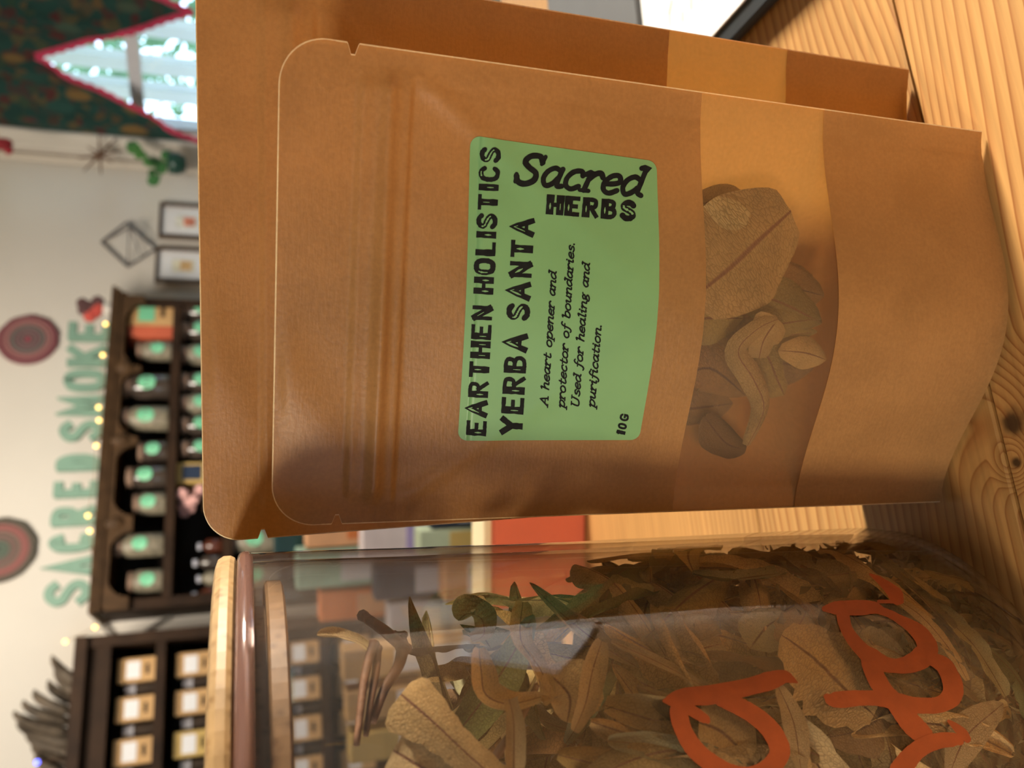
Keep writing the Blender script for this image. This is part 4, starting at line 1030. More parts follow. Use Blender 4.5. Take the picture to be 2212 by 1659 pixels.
def sheet(P, vs_fn, nu, side, off, mat, name, parent, cover=(0, 1), notch=True):
    """vs_fn(k,u) gives v for row k; rows follow the rounded outline"""
    rows = vs_fn; verts = []; f = []; uvs = []
    U0 = np.linspace(cover[0], cover[1], nu+1)
    for row in rows:
        va = row(0.0) if callable(row) else row
        i0 = P.inset(row(0.0) if callable(row) else row, notch); i1 = P.inset(row(1.0) if callable(row) else row, notch)
        u = i0 + (1-i0-i1)*U0; v = np.array([row(x) for x in u]) if callable(row) else np.full_like(u, row)
        p = P.P(u, v, side, off); verts.append(p); uvs.append(np.stack([u, 1-v], -1))
    V = np.concatenate(verts); UV = np.concatenate(uvs); n1 = nu+1
    for i in range(len(rows)-1):
        for j in range(nu):
            q = (i*n1+j, (i+1)*n1+j, (i+1)*n1+j+1, i*n1+j+1); f.append(q if side > 0 else q[::-1])
    return mesh(name, V, f, mat, parent, True, UV)
def build_pouch(P, name, label, nd, w0, w1, nu=120):
    P.nd = nd; H = P.H; root = empty(name, tuple((P.BL+P.BR)/2), label, 'pouch')
    dense = list(np.linspace(0, P.rad/H, 16)**1) ; dense = [P.rad/H*(1-math.cos(math.pi/2*t)) for t in np.linspace(0, 1, 14)]
    nv = [(nd + q)/H for q in (-.0015, -.0013, -.0009, -.0005, 0, .0005, .0009, .0013, .0015)]
    top = sorted(dense + nv + [nd/H - .003/H*2] if nd > P.rad + .003 else dense + nv)
    v0 = min(w0(0), w0(1)) - .012; base = [v for v in list(np.linspace(0, .2, 110)[1:-1]) + list(np.linspace(.2, v0, 70)[:-1]) if v > P.rad/H*.85 and min(abs(v-q) for q in top) > .0012]
    top = sorted(top + base + [v0]); top = [v for i, v in enumerate(top) if i == 0 or v - top[i-1] > 1e-4]
    rows = list(top) + [(lambda u, t=t: v0 + (w0(u)-v0)*t) for t in np.linspace(0, 1, 5)[1:]]
    sheet(P, rows, nu, 1, .00022, KRAFT, 'front_panel', root)
    sheet(P, [(lambda u, t=t: w0(u)-.006 + (w1(u)-w0(u)+.012)*t) for t in np.linspace(0, 1, 26)], nu, 1, .00004, FILM, 'window_film', root)
    v1 = max(w1(0), w1(1)) + .012
    rows = [(lambda u, t=t: w1(u) + (v1-w1(u))*t) for t in np.linspace(0, 1, 5)] + list(np.linspace(v1, 1, 30))[1:]
    sheet(P, rows, nu, 1, .00022, KRAFT, 'lower_front_panel', root)
    sheet(P, list(top) + list(np.linspace(v0, 1, 40))[1:], nu//2, -1, -.00022, KRAFT_B, 'back_panel', root)
    # cut edge all round, coloured pale to paint the backlit rim
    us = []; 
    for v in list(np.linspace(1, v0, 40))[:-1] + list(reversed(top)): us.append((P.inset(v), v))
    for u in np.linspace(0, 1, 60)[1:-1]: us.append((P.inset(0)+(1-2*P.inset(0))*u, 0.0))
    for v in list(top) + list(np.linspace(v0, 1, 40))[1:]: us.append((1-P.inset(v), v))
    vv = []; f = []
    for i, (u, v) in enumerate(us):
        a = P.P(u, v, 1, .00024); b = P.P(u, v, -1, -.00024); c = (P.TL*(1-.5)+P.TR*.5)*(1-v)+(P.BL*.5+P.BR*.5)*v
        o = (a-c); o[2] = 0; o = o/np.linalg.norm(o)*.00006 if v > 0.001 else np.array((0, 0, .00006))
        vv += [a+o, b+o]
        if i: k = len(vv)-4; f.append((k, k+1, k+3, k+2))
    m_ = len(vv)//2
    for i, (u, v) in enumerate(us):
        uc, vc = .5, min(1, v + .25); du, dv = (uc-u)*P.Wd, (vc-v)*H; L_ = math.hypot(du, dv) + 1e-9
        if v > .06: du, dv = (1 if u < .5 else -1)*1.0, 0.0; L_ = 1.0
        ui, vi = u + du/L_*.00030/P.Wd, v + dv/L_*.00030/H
        vv.append(P.P(ui, vi, 1, .00030))  # front-facing margin carries the painted rim light
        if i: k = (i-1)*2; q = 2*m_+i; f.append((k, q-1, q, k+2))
    mesh('backlit_cut_edge', vv, f, KRAFT_LIT_RIM, root)
    # bottom gusset, folded up between the two faces
    U = np.linspace(0, 1, 50); vv = []; f = []
    A = P.P(U, np.ones(50), 1, 0); Bk = P.P(U, np.ones(50), -1, 0)
    for t in np.linspace(0, 1, 9):
        r = A*(1-t)+Bk*t; r[:, 2] += .0015+np.minimum(.022*math.sin(math.pi*t), .8*np.linalg.norm(A-Bk, axis=1)*math.sin(math.pi*t)); vv.append(r)
    V = np.concatenate(vv)
    for i in range(8):
        for j in range(49): f.append((i*50+j, i*50+j+1, (i+1)*50+j+1, (i+1)*50+j))
    mesh('bottom_gusset', V, f, KRAFT_B, root, True)
    return root
def corner(px, py, X=None, Y=None):
    r = ray(px, py); t = Y/r.y; return Vector((0, 0, CZ)) + r*t
BLp, BRp = on_table(2029, 1084, TZ+.0012), on_table(2120, 284, TZ+.0012)
TLp, TRp = at_y(586, 1137, .2215), at_y(604, 70, .1925)
PF = Pouch(TLp, TRp, BLp, BRp, .0172, .118, .0112, 0.4)
def lin(P, pa, pb):
    a = P.inv(*pa); b = P.inv(*pb); return lambda u: a[1] + (b[1]-a[1])*(u-a[0])/(b[0]-a[0])
PF.nd = .0175
w0, w1 = lin(PF, (1455, 1078), (1516, 196)), lin(PF, (1716, 1084), (1779, 240))
front = build_pouch(PF, 'herb_pouch', 'small kraft stand-up pouch with green text sticker, in front of the larger one', .0172, w0, w1)
# the larger pouch behind
BRb = on_table(1963, 150, TZ+.0012); BLb = Vector((-.0415, .2450, TZ+.0012))
TLb = at_y(440, 1172, .2465); TRb = Vector((.1135, .2225, TLb.z+.001))
PB = Pouch(TLb, TRb, BLb, BRb, .0135, .100, .0105, 2.1)
PB.nd = .0165
def backv(px, py): return PB.inv(px, py, (.9, .5))[1]
vb0, vb1 = backv(1445, 75), backv(1700, 112)
back = build_pouch(PB, 'large_herb_pouch', 'larger kraft stand-up pouch standing behind the small stickered one', .0165, lambda u: vb0, lambda u: vb1, 100)
# something dark inside the big pouch, low down
# ------------------------------------------------------------------ sticker with its printing
cs = [PF.inv(*p) for p in ((988, 951), (1016, 293), (1417, 349), (1379, 950))]    # left top, right top, right bottom, left bottom as the pouch stands
cs = [np.array(c) for c in cs]
def LB(a, b):   # a along the width, b downwards, 0..1
    return (cs[0]*(1-a)+cs[1]*a)*(1-b) + (cs[3]*(1-a)+cs[2]*a)*b
def sticker():
    W_ = np.linalg.norm((cs[1]-cs[0])*np.array((PF.Wd, PF.H))); H_ = np.linalg.norm((cs[3]-cs[0])*np.array((PF.Wd, PF.H))); r = .0026
    bs = sorted(set([r/H_*(1-math.cos(math.pi/2*t)) for t in np.linspace(0, 1, 8)] + [1-r/H_*(1-math.cos(math.pi/2*t)) for t in np.linspace(0, 1, 8)] + list(np.linspace(r/H_, 1-r/H_, 34))))
    A = np.linspace(0, 1, 50); V = []; f = []
    for b in bs:
        d = min(b, 1-b)*H_; i = (r-math.sqrt(max(0, r*r-(r-d)**2)))/W_ if d < r else 0
        uv = np.array([LB(i+(1-2*i)*a, b) for a in A]); V.append(PF.P(uv[:, 0], uv[:, 1], 1, .00040))
    n = len(A); V = np.concatenate(V)
    for i in range(len(bs)-1):
        for j in range(n-1): f.append((i*n+j, (i+1)*n+j, (i+1)*n+j+1, i*n+j+1))
    return tag(mesh('sticker', V, f, GREEN, front, True), 'green rounded sticker with black lettering')
stick = sticker()
def lower():
    A = {}
    A['a'] = [('c', [(.42,.55),(.25,.64),(.08,.5),(.03,.25),(.14,.03),(.3,.1),(.43,.35)],1), ('c', [(.45,.63),(.43,.3),(.45,.05),(.58,.06)],1)]
    A['b'] = [('c', [(-.02,.92),(.1,1.0),(.1,.6),(.08,.1)],1), ('c', [(.09,.42),(.25,.62),(.45,.55),(.48,.28),(.34,.03),(.15,.02),(.07,.12)],1)]
    A['c'] = [('c', [(.43,.48),(.36,.63),(.16,.58),(.04,.35),(.08,.1),(.25,.0),(.42,.12)],1)]
    A['d'] = [('c', [(.42,.55),(.25,.64),(.08,.5),(.03,.25),(.14,.03),(.3,.1),(.43,.3)],1), ('l', [(.34,.95),(.47,1.02),(.45,.1),(.58,.04)],1)]
    A['e'] = [('c', [(.06,.30),(.3,.33),(.44,.42),(.36,.61),(.18,.58),(.04,.35),(.08,.1),(.25,.0),(.44,.12)],1)]
    A['f'] = [('c', [(.48,.95),(.36,1.03),(.25,.85),(.22,.4),(.18,-.05),(.06,-.25),(-.06,-.18)],1), ('l', [(.06,.58),(.42,.6)],.8)]
    A['g'] = [('c', [(.24,.62),(.08,.5),(.12,.3),(.28,.28),(.38,.45),(.24,.62)],1), ('c', [(.14,.28),(.1,.15),(.35,.08),(.44,-.08),(.3,-.26),(.08,-.24),(.03,-.08),(.14,.02)],1), ('l', [(.36,.55),(.5,.63)],.8)]
    A['h'] = [('c', [(-.02,.92),(.1,1.0),(.09,.5),(.07,0)],1), ('c', [(.09,.4),(.25,.6),(.42,.58),(.42,.3),(.42,.05),(.56,.04)],1)]
    A['i'] = [('c', [(.0,.54),(.14,.62),(.12,.3),(.14,.03),(.28,.06)],1), ('d', [(.15,.86)],1.2)]
    A['l'] = [('c', [(.0,.92),(.14,1.0),(.12,.5),(.14,.03),(.28,.05)],1)]
    A['n'] = [('c', [(-.03,.54),(.1,.62),(.09,.3),(.07,0)],1), ('c', [(.09,.4),(.25,.6),(.42,.58),(.42,.3),(.42,.05),(.56,.04)],1)]
    A['o'] = [('c', [(.26,.63),(.09,.52),(.03,.28),(.12,.05),(.26,0),(.42,.1),(.48,.33),(.4,.55),(.26,.63)],1)]
    A['p'] = [('c', [(-.02,.54),(.1,.62),(.08,.2),(.05,-.3)],1), ('l', [(-.06,-.3),(.18,-.3)],.8), ('c', [(.09,.42),(.25,.62),(.45,.55),(.48,.28),(.34,.03),(.15,.02),(.07,.12)],1)]
    A['r'] = [('c', [(-.02,.54),(.11,.62),(.09,.3),(.07,0)],1), ('l', [(-.04,0),(.2,0)],.8), ('c', [(.09,.38),(.22,.58),(.36,.63),(.45,.5)],1.1)]
    A['s'] = [('c', [(.4,.5),(.3,.63),(.12,.56),(.12,.4),(.35,.28),(.38,.1),(.2,.0),(.02,.1)],1)]
    A['t'] = [('c', [(.2,.88),(.16,.4),(.15,.1),(.25,.0),(.42,.1)],1), ('l', [(.0,.6),(.38,.62)],.8)]
    A['u'] = [('c', [(-.02,.55),(.1,.6),(.08,.2),(.16,.02),(.32,.1),(.42,.35)],1), ('c', [(.44,.62),(.42,.3),(.44,.04),(.56,.05)],1)]
    A['.'] = [('d', [(.1,.05)],1.3)]
    A['A'] = [('l', [(.0,0),(.34,1),(.56,0)],1), ('l', [(.14,.36),(.48,.36)],.8), ('l', [(-.1,0),(.12,0)],.8), ('l', [(.44,0),(.68,0)],.8)]
    A['U'] = [('c', [(.1,1),(.08,.5),(.12,.1),(.3,0),(.5,.12),(.56,.5),(.58,1)],1), ('l', [(-.02,1),(.24,1)],.8), ('l', [(.46,1),(.7,1)],.8)]
    A['S'] = [('c', [(.56,.78),(.44,.97),(.2,.95),(.1,.75),(.25,.57),(.48,.4),(.5,.15),(.3,0),(.1,.05),(.0,.25)],1.15), ('l', [(.58,.98),(.55,.72)],.8), ('l', [(-.01,.30),(.03,.04)],.8)]
    return A
LOW = lower()
ADV_LOW = dict(a=.60, b=.58, c=.52, d=.62, e=.53, f=.46, g=.55, h=.60, i=.34, l=.33, n=.60, o=.58, p=.58, r=.50, s=.48, t=.46, u=.60, A=.72, U=.80, S=.70)
ADV_LOW['.'] = .3; ADV_LOW[' '] = .42
def ribbon_2d(P, w, closed=False):
    """quads along a stroke, in glyph space"""
    P = [np.array(p, float) for p in P]; L = []; R = []
    for i in range(len(P)):
        a = P[max(i-1, 0)]; b = P[min(i+1, len(P)-1)]; t = b-a; t = t/(np.linalg.norm(t)+1e-9); nn = np.array((-t[1], t[0]))
        if 0 < i < len(P)-1:
            t1 = (P[i]-P[i-1])/(np.linalg.norm(P[i]-P[i-1])+1e-9); c = nn.dot(np.array((-t1[1], t1[0]))); nn = nn/max(.5, abs(c))
        wi = w[i] if hasattr(w, '__len__') else w
        L.append(P[i]+nn*wi); R.append(P[i]-nn*wi)
    return L, R
def subdiv(P, k=4):
    out = []
    for a, b in zip(P[:-1], P[1:]):
        for i in range(k): out.append(a+(b-a)*i/k)
    return out+[P[-1]]
def text_line(txt, kind, p0, p1, height, off, hw, name, skew=0.0, rough=.10, streak=True, width=1.0, gap=.17):
    """print txt on the sticker; baseline runs p0 -> p1 in picture pixels, capital height in pixels"""
    p0 = np.array(p0, float); p1 = np.array(p1, float); L = np.linalg.norm(p1-p0); e = (p1-p0)/L; up = np.array((e[1], -e[0]))
    glyphs = []; x = 0
    for ch in txt:
        if kind == 'cap':
            if ch == ' ': x += .42; continue
            g = CAPS[ch]; gwid = max(p[0] for s in g for p in s[1]); glyphs.append((ch, x, [(s[0], s[1], 1) for s in g])); x += gwid + gap + 2*hw
        else:
            if ch == ' ': x += ADV_LOW[' ']; continue
            glyphs.append((ch, x, LOW[ch])); x += ADV_LOW[ch]*width
    total = x - (gap if kind == 'cap' else .08); sx = L/total
    V = []; F = []; V2 = []; F2 = []; rr = random.Random(hash(len(txt))+5)
    def emit(Vl, Fl, Lp, Rp):
        for i, (a, b) in enumerate(zip(Lp, Rp)):
            Vl += [a, b]
            if i: k = len(Vl)-4; Fl.append((k, k+1, k+3, k+2))
    def disc(c, r):
        k = len(V); V.append(c)
        for j in range(10): V.append(c + r*np.array((math.cos(.6283*j), math.sin(.6283*j))))
        for j in range(10): F.append((k, k+1+j, k+1+(j+1) % 10))
    hpx = hw*height
    def mapg(p, x): return p0 + e*((x + p[0] + skew*p[1])*sx) + up*(hpx*.9 + p[1]*(height-1.8*hpx))
    for ch, x, g in glyphs:
        for si, (k, pts, wk) in enumerate(g):
            if k == 'd': disc(mapg(pts[0], x), hpx*wk); continue
            P = catmull(pts, 5) if k == 'c' else subdiv([np.array(q, float) for q in pts], 5)
            P = [mapg(q, x) for q in P]
            w = []
            stem = kind == 'cap' and k == 'l' and ((si == 0 and ch in 'ERBILKD1') or (ch == 'H' and si < 2) or (ch == 'T' and si == 1) or (ch in 'N' and si == 1))
            fat = 1.0 if kind != 'cap' else (1.5 if stem else {'A': 1.15 if si == 0 else .8, 'S': 1.15, 'O': 1.2, 'C': 1.1, 'Y': 1.25}.get(ch, .85))
            for i in range(len(P)): w.append(hpx*wk*(1+rr.uniform(-rough, rough))*fat)
            a, b = ribbon_2d(P, w)
            if kind == 'cap' and k == 'l':
                t0 = (P[0]-P[1])/np.linalg.norm(P[0]-P[1]); t1 = (P[-1]-P[-2])/np.linalg.norm(P[-1]-P[-2])
                a[0] = a[0]+t0*hpx*.8; b[0] = b[0]+t0*hpx*.8; a[-1] = a[-1]+t1*hpx*.8; b[-1] = b[-1]+t1*hpx*.8
            emit(V, F, a, b)
            if k == 'c' or kind != 'cap': disc(P[0], w[0]*.98); disc(P[-1], w[-1]*.98)
            if streak and ((stem and ch not in 'L1') or (ch == 'A' and si == 0) or (ch == 'S') or (ch in 'OC')):
                n = len(P)
                rng_ = (int(n*.22), int(n*.72)) if k == 'l' else ((int(n*.30), int(n*.68)) if ch == 'S' else (int(n*.15), int(n*.32)))
                Q = P[rng_[0]:rng_[1]]
                if len(Q) > 2:
                    wq = [hpx*(.10 if j in (0, len(Q)-1) else .38*(1+rr.uniform(-.6, .35))) for j in range(len(Q))]
                    emit(V2, F2, *ribbon_2d(Q, wq))
    def place(Vl, o):
        g = PF.inv(*((p0+p1)/2)); out = []
        for p in Vl:
            g2 = PF.inv(p[0], p[1], g); out.append(PF.P(g2[0], g2[1], 1, o))
        return out
    ob = mesh(name, place(V, off), F, INK, stick)
    if V2: MBo = mesh('worn_print', place(V2, off+.00006), F2, GREEN2, stick)
    return ob
text_line('EARTHEN HOLISTICS', 'cap', (1049.5, 936), (1081, 316), 44, .00050, .105, 'printed_heading')
text_line('YERBA SANTA', 'cap', (1127.5, 935), (1155, 468), 49, .00050, .105, 'printed_heading')
text_line('A heart opener and', 'low', (1183, 877), (1202, 589), 19.5, .00050, .085, 'printed_text', .18, .06, False)
text_line('protector of boundaries.', 'low', (1219, 881), (1241, 525), 19.5, .00050, .085, 'printed_text', .18, .06, False)
text_line('Used for healing and', 'low', (1250, 880), (1274, 571), 19.5, .00050, .085, 'printed_text', .18, .06, False)
text_line('purification.', 'low', (1284, 880), (1299, 702), 19.5, .00050, .085, 'printed_text', .18, .06, False)
text_line('10G', 'cap', (1349, 938), (1359, 893), 20, .00050, .13, 'printed_weight')
text_line('Sacred', 'low', (1108, 400), (1378, 430), 74, .00050, .075, 'printed_title', .20, .05, False)
text_line('HERBS', 'cap', (1184, 464), (1374, 479), 44, .00050, .125, 'printed_title', 0, .08, True)

# ------------------------------------------------------------------ leaves
def leaf_mesh(spine, width, nrm, curl, mat, name='dried_leaf', nl=None, tipw=.06, serr=.0, wob=.0, parent=None, link=True, fit=None, power=.8):
    """a leaf along a curved spine; curl = how far the margins roll"""
    S = catmull(spine, 5) if len(spine) > 2 else subdiv([np.array(p, float) for p in spine], 10)
    n = len(S); V = []; UVs = []; M = 8; prev = np.array(nrm, float)
    ph = random.uniform(0, 6.28)
    for i, p in enumerate(S):
        t = S[min(i+1, n-1)]-S[max(i-1, 0)]; t = t/(np.linalg.norm(t)+1e-9); q = i/(n-1)
        nn = prev - t*prev.dot(t); nn = nn/(np.linalg.norm(nn)+1e-9); b = np.cross(t, nn); prev = nn
        w = width*(tipw + (1-tipw)*math.sin(math.pi*min(1, max(0, q))**power)**.8) if 0 < q < 1 else width*tipw
        w *= 1 + serr*math.sin(q*40+ph)*.5
        for j in range(M+1):
            s = (j/M-.5)*2; a = s*curl*(1+.25*math.sin(q*5+ph)); 
            if abs(a) > 1e-4: x = w*math.sin(a)/abs(curl) if True else 0; z = w*(1-math.cos(a))/abs(curl)
            else: x = w*s; z = 0
            if abs(curl) < .05: x = w*s; z = .15*w*s*s
            z += wob*w*math.sin(q*17+s*3+ph)*abs(s) - .05*w*math.exp(-(s/.12)**2)
            V.append(p + b*x + nn*z); UVs.append((q, j/M))
    if fit: V = [fit(v) for v in V]
    f = [(i*(M+1)+j, (i+1)*(M+1)+j, (i+1)*(M+1)+j+1, i*(M+1)+j+1) for i in range(n-1) for j in range(M)]
    me = bpy.data.meshes.new(name); me.from_pydata([tuple(v) for v in V], [], f); me.materials.append(mat)
    me.polygons.foreach_set('use_smooth', [True]*len(me.polygons))
    uv = me.uv_layers.new(name='UVMap'); li = np.zeros(len(me.loops), dtype=np.int32); me.loops.foreach_get('vertex_index', li)
    uv.data.foreach_set('uv', np.asarray(UVs, dtype=np.float32)[li].ravel()); me.update()
    if not link: return me
    o = bpy.data.objects.new(name, me); COL.objects.link(o)
    return o
# leaves inside the small pouch, pressed against its window
def pouch_leaves():
    def pp(px, py, dep): u, v = PF.inv(px, py); return PF.P(u, v, 1, -dep)
    n = PF.n
    def lf(pts, w, dep, curl, mat, lb, flip=1, tw=.05, wob=.05, power=.8):
        deps = dep if hasattr(dep, '__len__') else [dep]*len(pts)
        o = leaf_mesh([pp(x, y, d+.0002) for (x, y), d in zip(pts, deps)], w, -n, curl, mat, tipw=tw, wob=wob, power=power); tag(o, lb, 'leaf', None); return o
    lf([(1505, 640), (1580, 578), (1640, 520), (1715, 455)], .0160, [.0012, .0009, .0008, .0016], .25, L_TAN, 'broad grey-tan leaf with dark midrib behind the pouch window', 1, .5, .03, .6)
    lf([(1690, 690), (1640, 712), (1598, 760), (1632, 820), (1655, 885), (1622, 965)], .0045, [.002, .0010, .0008, .0009, .0010, .0016], 1.0, L_TAN, 'pale curled leaf in an S shape behind the pouch window', -1, .35)
    lf([(1690, 690), (1660, 735), (1650, 775)], .0060, .0022, .3, L_TAN, 'pale crumpled leaf end beside the curled one in the pouch', 1, .4)
    lf([(1535, 905), (1580, 960), (1620, 975)], .0055, [.003, .0035, .002], .8, L_BROWN, 'dark folded leaf at the lower corner of the pouch window', -1, .3)
    lf([(1620, 640), (1700, 650), (1800, 700)], .0085, [.008, .006, .005], .6, L_OLIVE, 'blurry olive leaf deep in the pouch below the broad leaf', 1)
    lf([(1700, 760), (1760, 765), (1805, 780)], .0050, [.004, .004, .004], .6, L_TAN, 'blurry pale leaf deep in the pouch pointing at the lower paper edge')
    lf([(1500, 700), (1560, 690), (1640, 690)], .0090, [.009, .008, .008], .6, L_OLIVE, 'wide olive leaf deep in the pouch behind the curled leaf')
    lf([(1490, 830), (1560, 800), (1640, 860)], .0085, [.007, .007, .007], .8, L_BROWN, 'brown leaf deep in the pouch beside the window top edge')
    lf([(1530, 440), (1580, 430), (1640, 440)], .0060, [.006, .005, .005], .5, L_OLIVE, 'dark olive leaf tip at the upper end of the pouch window')
    lf([(1690, 600), (1740, 620), (1810, 640)], .0090, [.009, .008, .006], .5, L_BROWN, 'brown leaf lying deep in the pouch near the lower paper edge')
    lf([(1730, 860), (1700, 800), (1690, 740), (1800, 720)], .0070, [.008, .007, .007, .007], .5, L_OLIVE, 'olive leaf deep in the pouch below the curl')
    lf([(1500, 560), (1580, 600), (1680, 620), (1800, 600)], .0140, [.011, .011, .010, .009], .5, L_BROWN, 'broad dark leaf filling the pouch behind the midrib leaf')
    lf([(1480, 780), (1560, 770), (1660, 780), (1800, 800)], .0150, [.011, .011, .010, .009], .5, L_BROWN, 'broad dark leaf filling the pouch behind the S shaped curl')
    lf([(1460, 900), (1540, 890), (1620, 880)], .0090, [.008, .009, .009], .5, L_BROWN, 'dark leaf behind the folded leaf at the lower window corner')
    lf([(1640, 720), (1720, 700), (1800, 690)], .0045, [.004, .005, .005], .5, L_OLIVE, 'narrow olive leaf running from the curl to the paper edge')
pouch_leaves()
# ------------------------------------------------------------------ jar
JC = np.array((-.1108, .2124, 0.0)); GT = .2272
OUT = [(0.0001, 0.0002), (.046, .0002), (.0515, .0012), (.0565, .0045), (.0598, .0105), (.0612, .020), (.0620, .06), (.0632, .12), (.0648, .18), (.0660, .2120), (.0662, .2235)]
def rad_out(z): return float(np.interp(z, [p[1] for p in OUT], [p[0] for p in OUT]))
INW = .0024
def rad_in(z): return max(.02, rad_out(max(z, .004))-INW)
def jar_pt(px, py, inset=0.0):
    """where the line of sight meets the jar wall on the near side, inset metres inside the outer surface"""
    r = ray(px, py); o = np.array((0, 0, CZ)); d = np.array(r); t = .1; R = .062-inset
    for _ in range(12):
        a = d[0]**2+d[1]**2; b = 2*((o[0]-JC[0])*d[0]+(o[1]-JC[1])*d[1]); c = (o[0]-JC[0])**2+(o[1]-JC[1])**2-R*R; D = b*b-4*a*c
        if D < 0: t = -b/(2*a)
        else: t = (-b-math.sqrt(D))/(2*a)
        z = CZ+d[2]*t-TZ; R = rad_out(max(0.0008, z))-inset
    p = o+d*t
    q = p[:2]-JC[:2]; L = np.linalg.norm(q)
    if L > 1e-6: p[:2] = JC[:2]+q/L*R
    return p
jar = empty('glass_jar', (JC[0], JC[1], TZ), 'tall clear glass jar of dried leaves with orange brush lettering', 'jar')
c3 = (JC[0], JC[1], TZ)
def lathe_uv(prof, n, mat, name, parent=jar, smooth=True): return MB().lathe(prof, n, c3).build(name, mat, parent, smooth)
inner = [(0.0001, .0050), (.0460, .0050), (.0530, .0068), (.0572, .0115)] + [(rad_in(z), z) for z in (.022, .06, .12, .18, .212, .2235)]
lathe_uv(OUT, 96, GLASS, 'glass_wall')
lathe_uv(inner, 96, GLASS, 'inner_glass_wall')
# moulded lip
lip = []
for k in range(17):
    a = 2*math.pi*k/16; lip.append((.0650+.0018*math.cos(a), .2245+.0020*math.sin(a)))
lathe_uv(lip, 96, RIM, 'glass_lip')
# bamboo lid: disc above, plug reaching down inside
ld = [(0.0001, .2266), (.0640, .2266), (.0652, .2271), (.0658, .2282), (.0658, .2300), (.0650, .2313), (.0636, .2318), (0.0001, .2318)]
lid = lathe_uv(ld, 96, BAMBOO, 'bamboo_lid', smooth=False)
def child(o, parent): 
    o.parent = parent; o.matrix_parent_inverse = parent.matrix_world.inverted() if False else Matrix.Identity(4); return o
pl = MB().lathe([(0.0001, .2150), (.0575, .2150), (.0585, .2156), (.0585, .2190), (.0575, .2196), (.0001, .2196)], 96, c3)
plug = mesh('inner_lid_disc', pl.v, pl.f, bamboo('bamboo_inner', (.19, .11, .05)), jar)
ns = MB().lathe([(.0520, .2196), (.0520, .2266)], 64, c3); mesh('lid_neck', ns.v, ns.f, bamboo('bamboo_neck', (.3, .18, .10)), jar, True)
sl = []
for k in range(13):
    a = 2*math.pi*k/12; sl.append((.0590+.0016*math.cos(a), .2240+.0016*math.sin(a)))
lathe_uv(sl, 64, plain('seal_silicone', (.55, .40, .34), .35, .05, 30), 'silicone_seal')

def paint(strokes, name):
    V = []; F = []
    for si, s in enumerate(strokes):
        P = catmull([(x, y, w) for (x, y, w) in s], 5)
        L, R = ribbon_2d([p[:2] for p in P], [p[2]/2*(1+random.uniform(-.025, .025)) for p in P])
        o = -.00022 - .00002*si
        for i, (a, b) in enumerate(zip(L, R)):
            for t in (0, .25, .5, .75, 1): q = a*(1-t)+b*t; V.append(jar_pt(q[0], q[1], o))
            if i:
                k = len(V)-10
                for j in range(4): F.append((k+j, k+j+1, k+j+6, k+j+5))
        for (c, w, tt) in ((P[0], P[0][2]/2, 0), (P[-1], P[-1][2]/2, 1)):
            k = len(V); V.append(jar_pt(c[0], c[1], o))
            for j in range(12): V.append(jar_pt(c[0]+w*math.cos(.5236*j), c[1]+w*math.sin(.5236*j), o))
            for j in range(12): F.append((k, k+1+j, k+1+(j+1) % 12))
    return mesh(name, V, F, PAINT, jar)
def c1(p): return (1400+p[0]/6.32, 1400+p[1]/6.32, p[2]/6.32)
def c2(p): return (1750+p[0]/3.779, 1220+p[1]/3.779, p[2]/3.779)
paint([[c1(p) for p in s] for s in (
    [(225,720,60),(330,705,190),(520,660,240),(800,645,270),(1100,590,260),(1400,520,240),(1650,450,260),(1850,395,190),(1960,430,100),(2035,470,22)],
    [(450,760,240),(420,880,250),(450,1030,240),(510,1180,240),(600,1330,250),(730,1470,250),(900,1590,250),(1080,1690,250),(1300,1745,250),(1520,1710,260),(1700,1590,270),(1800,1420,280),(1750,1240,270),(1640,1080,260),(1470,930,250),(1250,800,240),(1000,700,200)],
    [(560,830,160),(680,905,150),(790,975,120),(815,1000,70)])], 'painted_letter')
paint([[c2(p) for p in s] for s in (
    [(490,78,18),(560,120,55),(640,185,90),(695,240,118),(715,280,100)],
    [(745,300,40),(640,300,30),(560,300,30)],
    [(120,358,50),(200,352,105),(300,352,122),(420,350,125),(520,350,100),(590,378,66),(660,405,66),(730,445,76),(800,485,96),(870,535,125),(930,605,145),(955,690,180),(900,765,185),(800,812,150),(700,825,120),(600,808,130),(500,755,150),(420,690,118),(350,610,108),(300,530,98),(275,450,105),(268,395,108)],
    [(480,790,130),(515,870,145),(560,960,150),(620,1045,140),(700,1130,150),(780,1240,165),(860,1330,175),(930,1390,150)],
    [(1000,770,110),(1090,820,135),(1140,905,150),(1168,1000,165),(1150,1080,170),(1060,1140,135),(950,1150,130),(820,1142,135),(700,1115,140),(550,1090,125),(400,1088,128),(250,1100,138),(170,1095,110),(135,1075,50)],
    [(1225,1445,60),(1180,1430,110),(1080,1432,130),(970,1460,145),(880,1510,150),(800,1590,170),(740,1680,190)],
    [(1130,1275,24),(1180,1315,55),(1240,1370,80),(1285,1425,60)])], 'painted_letter')

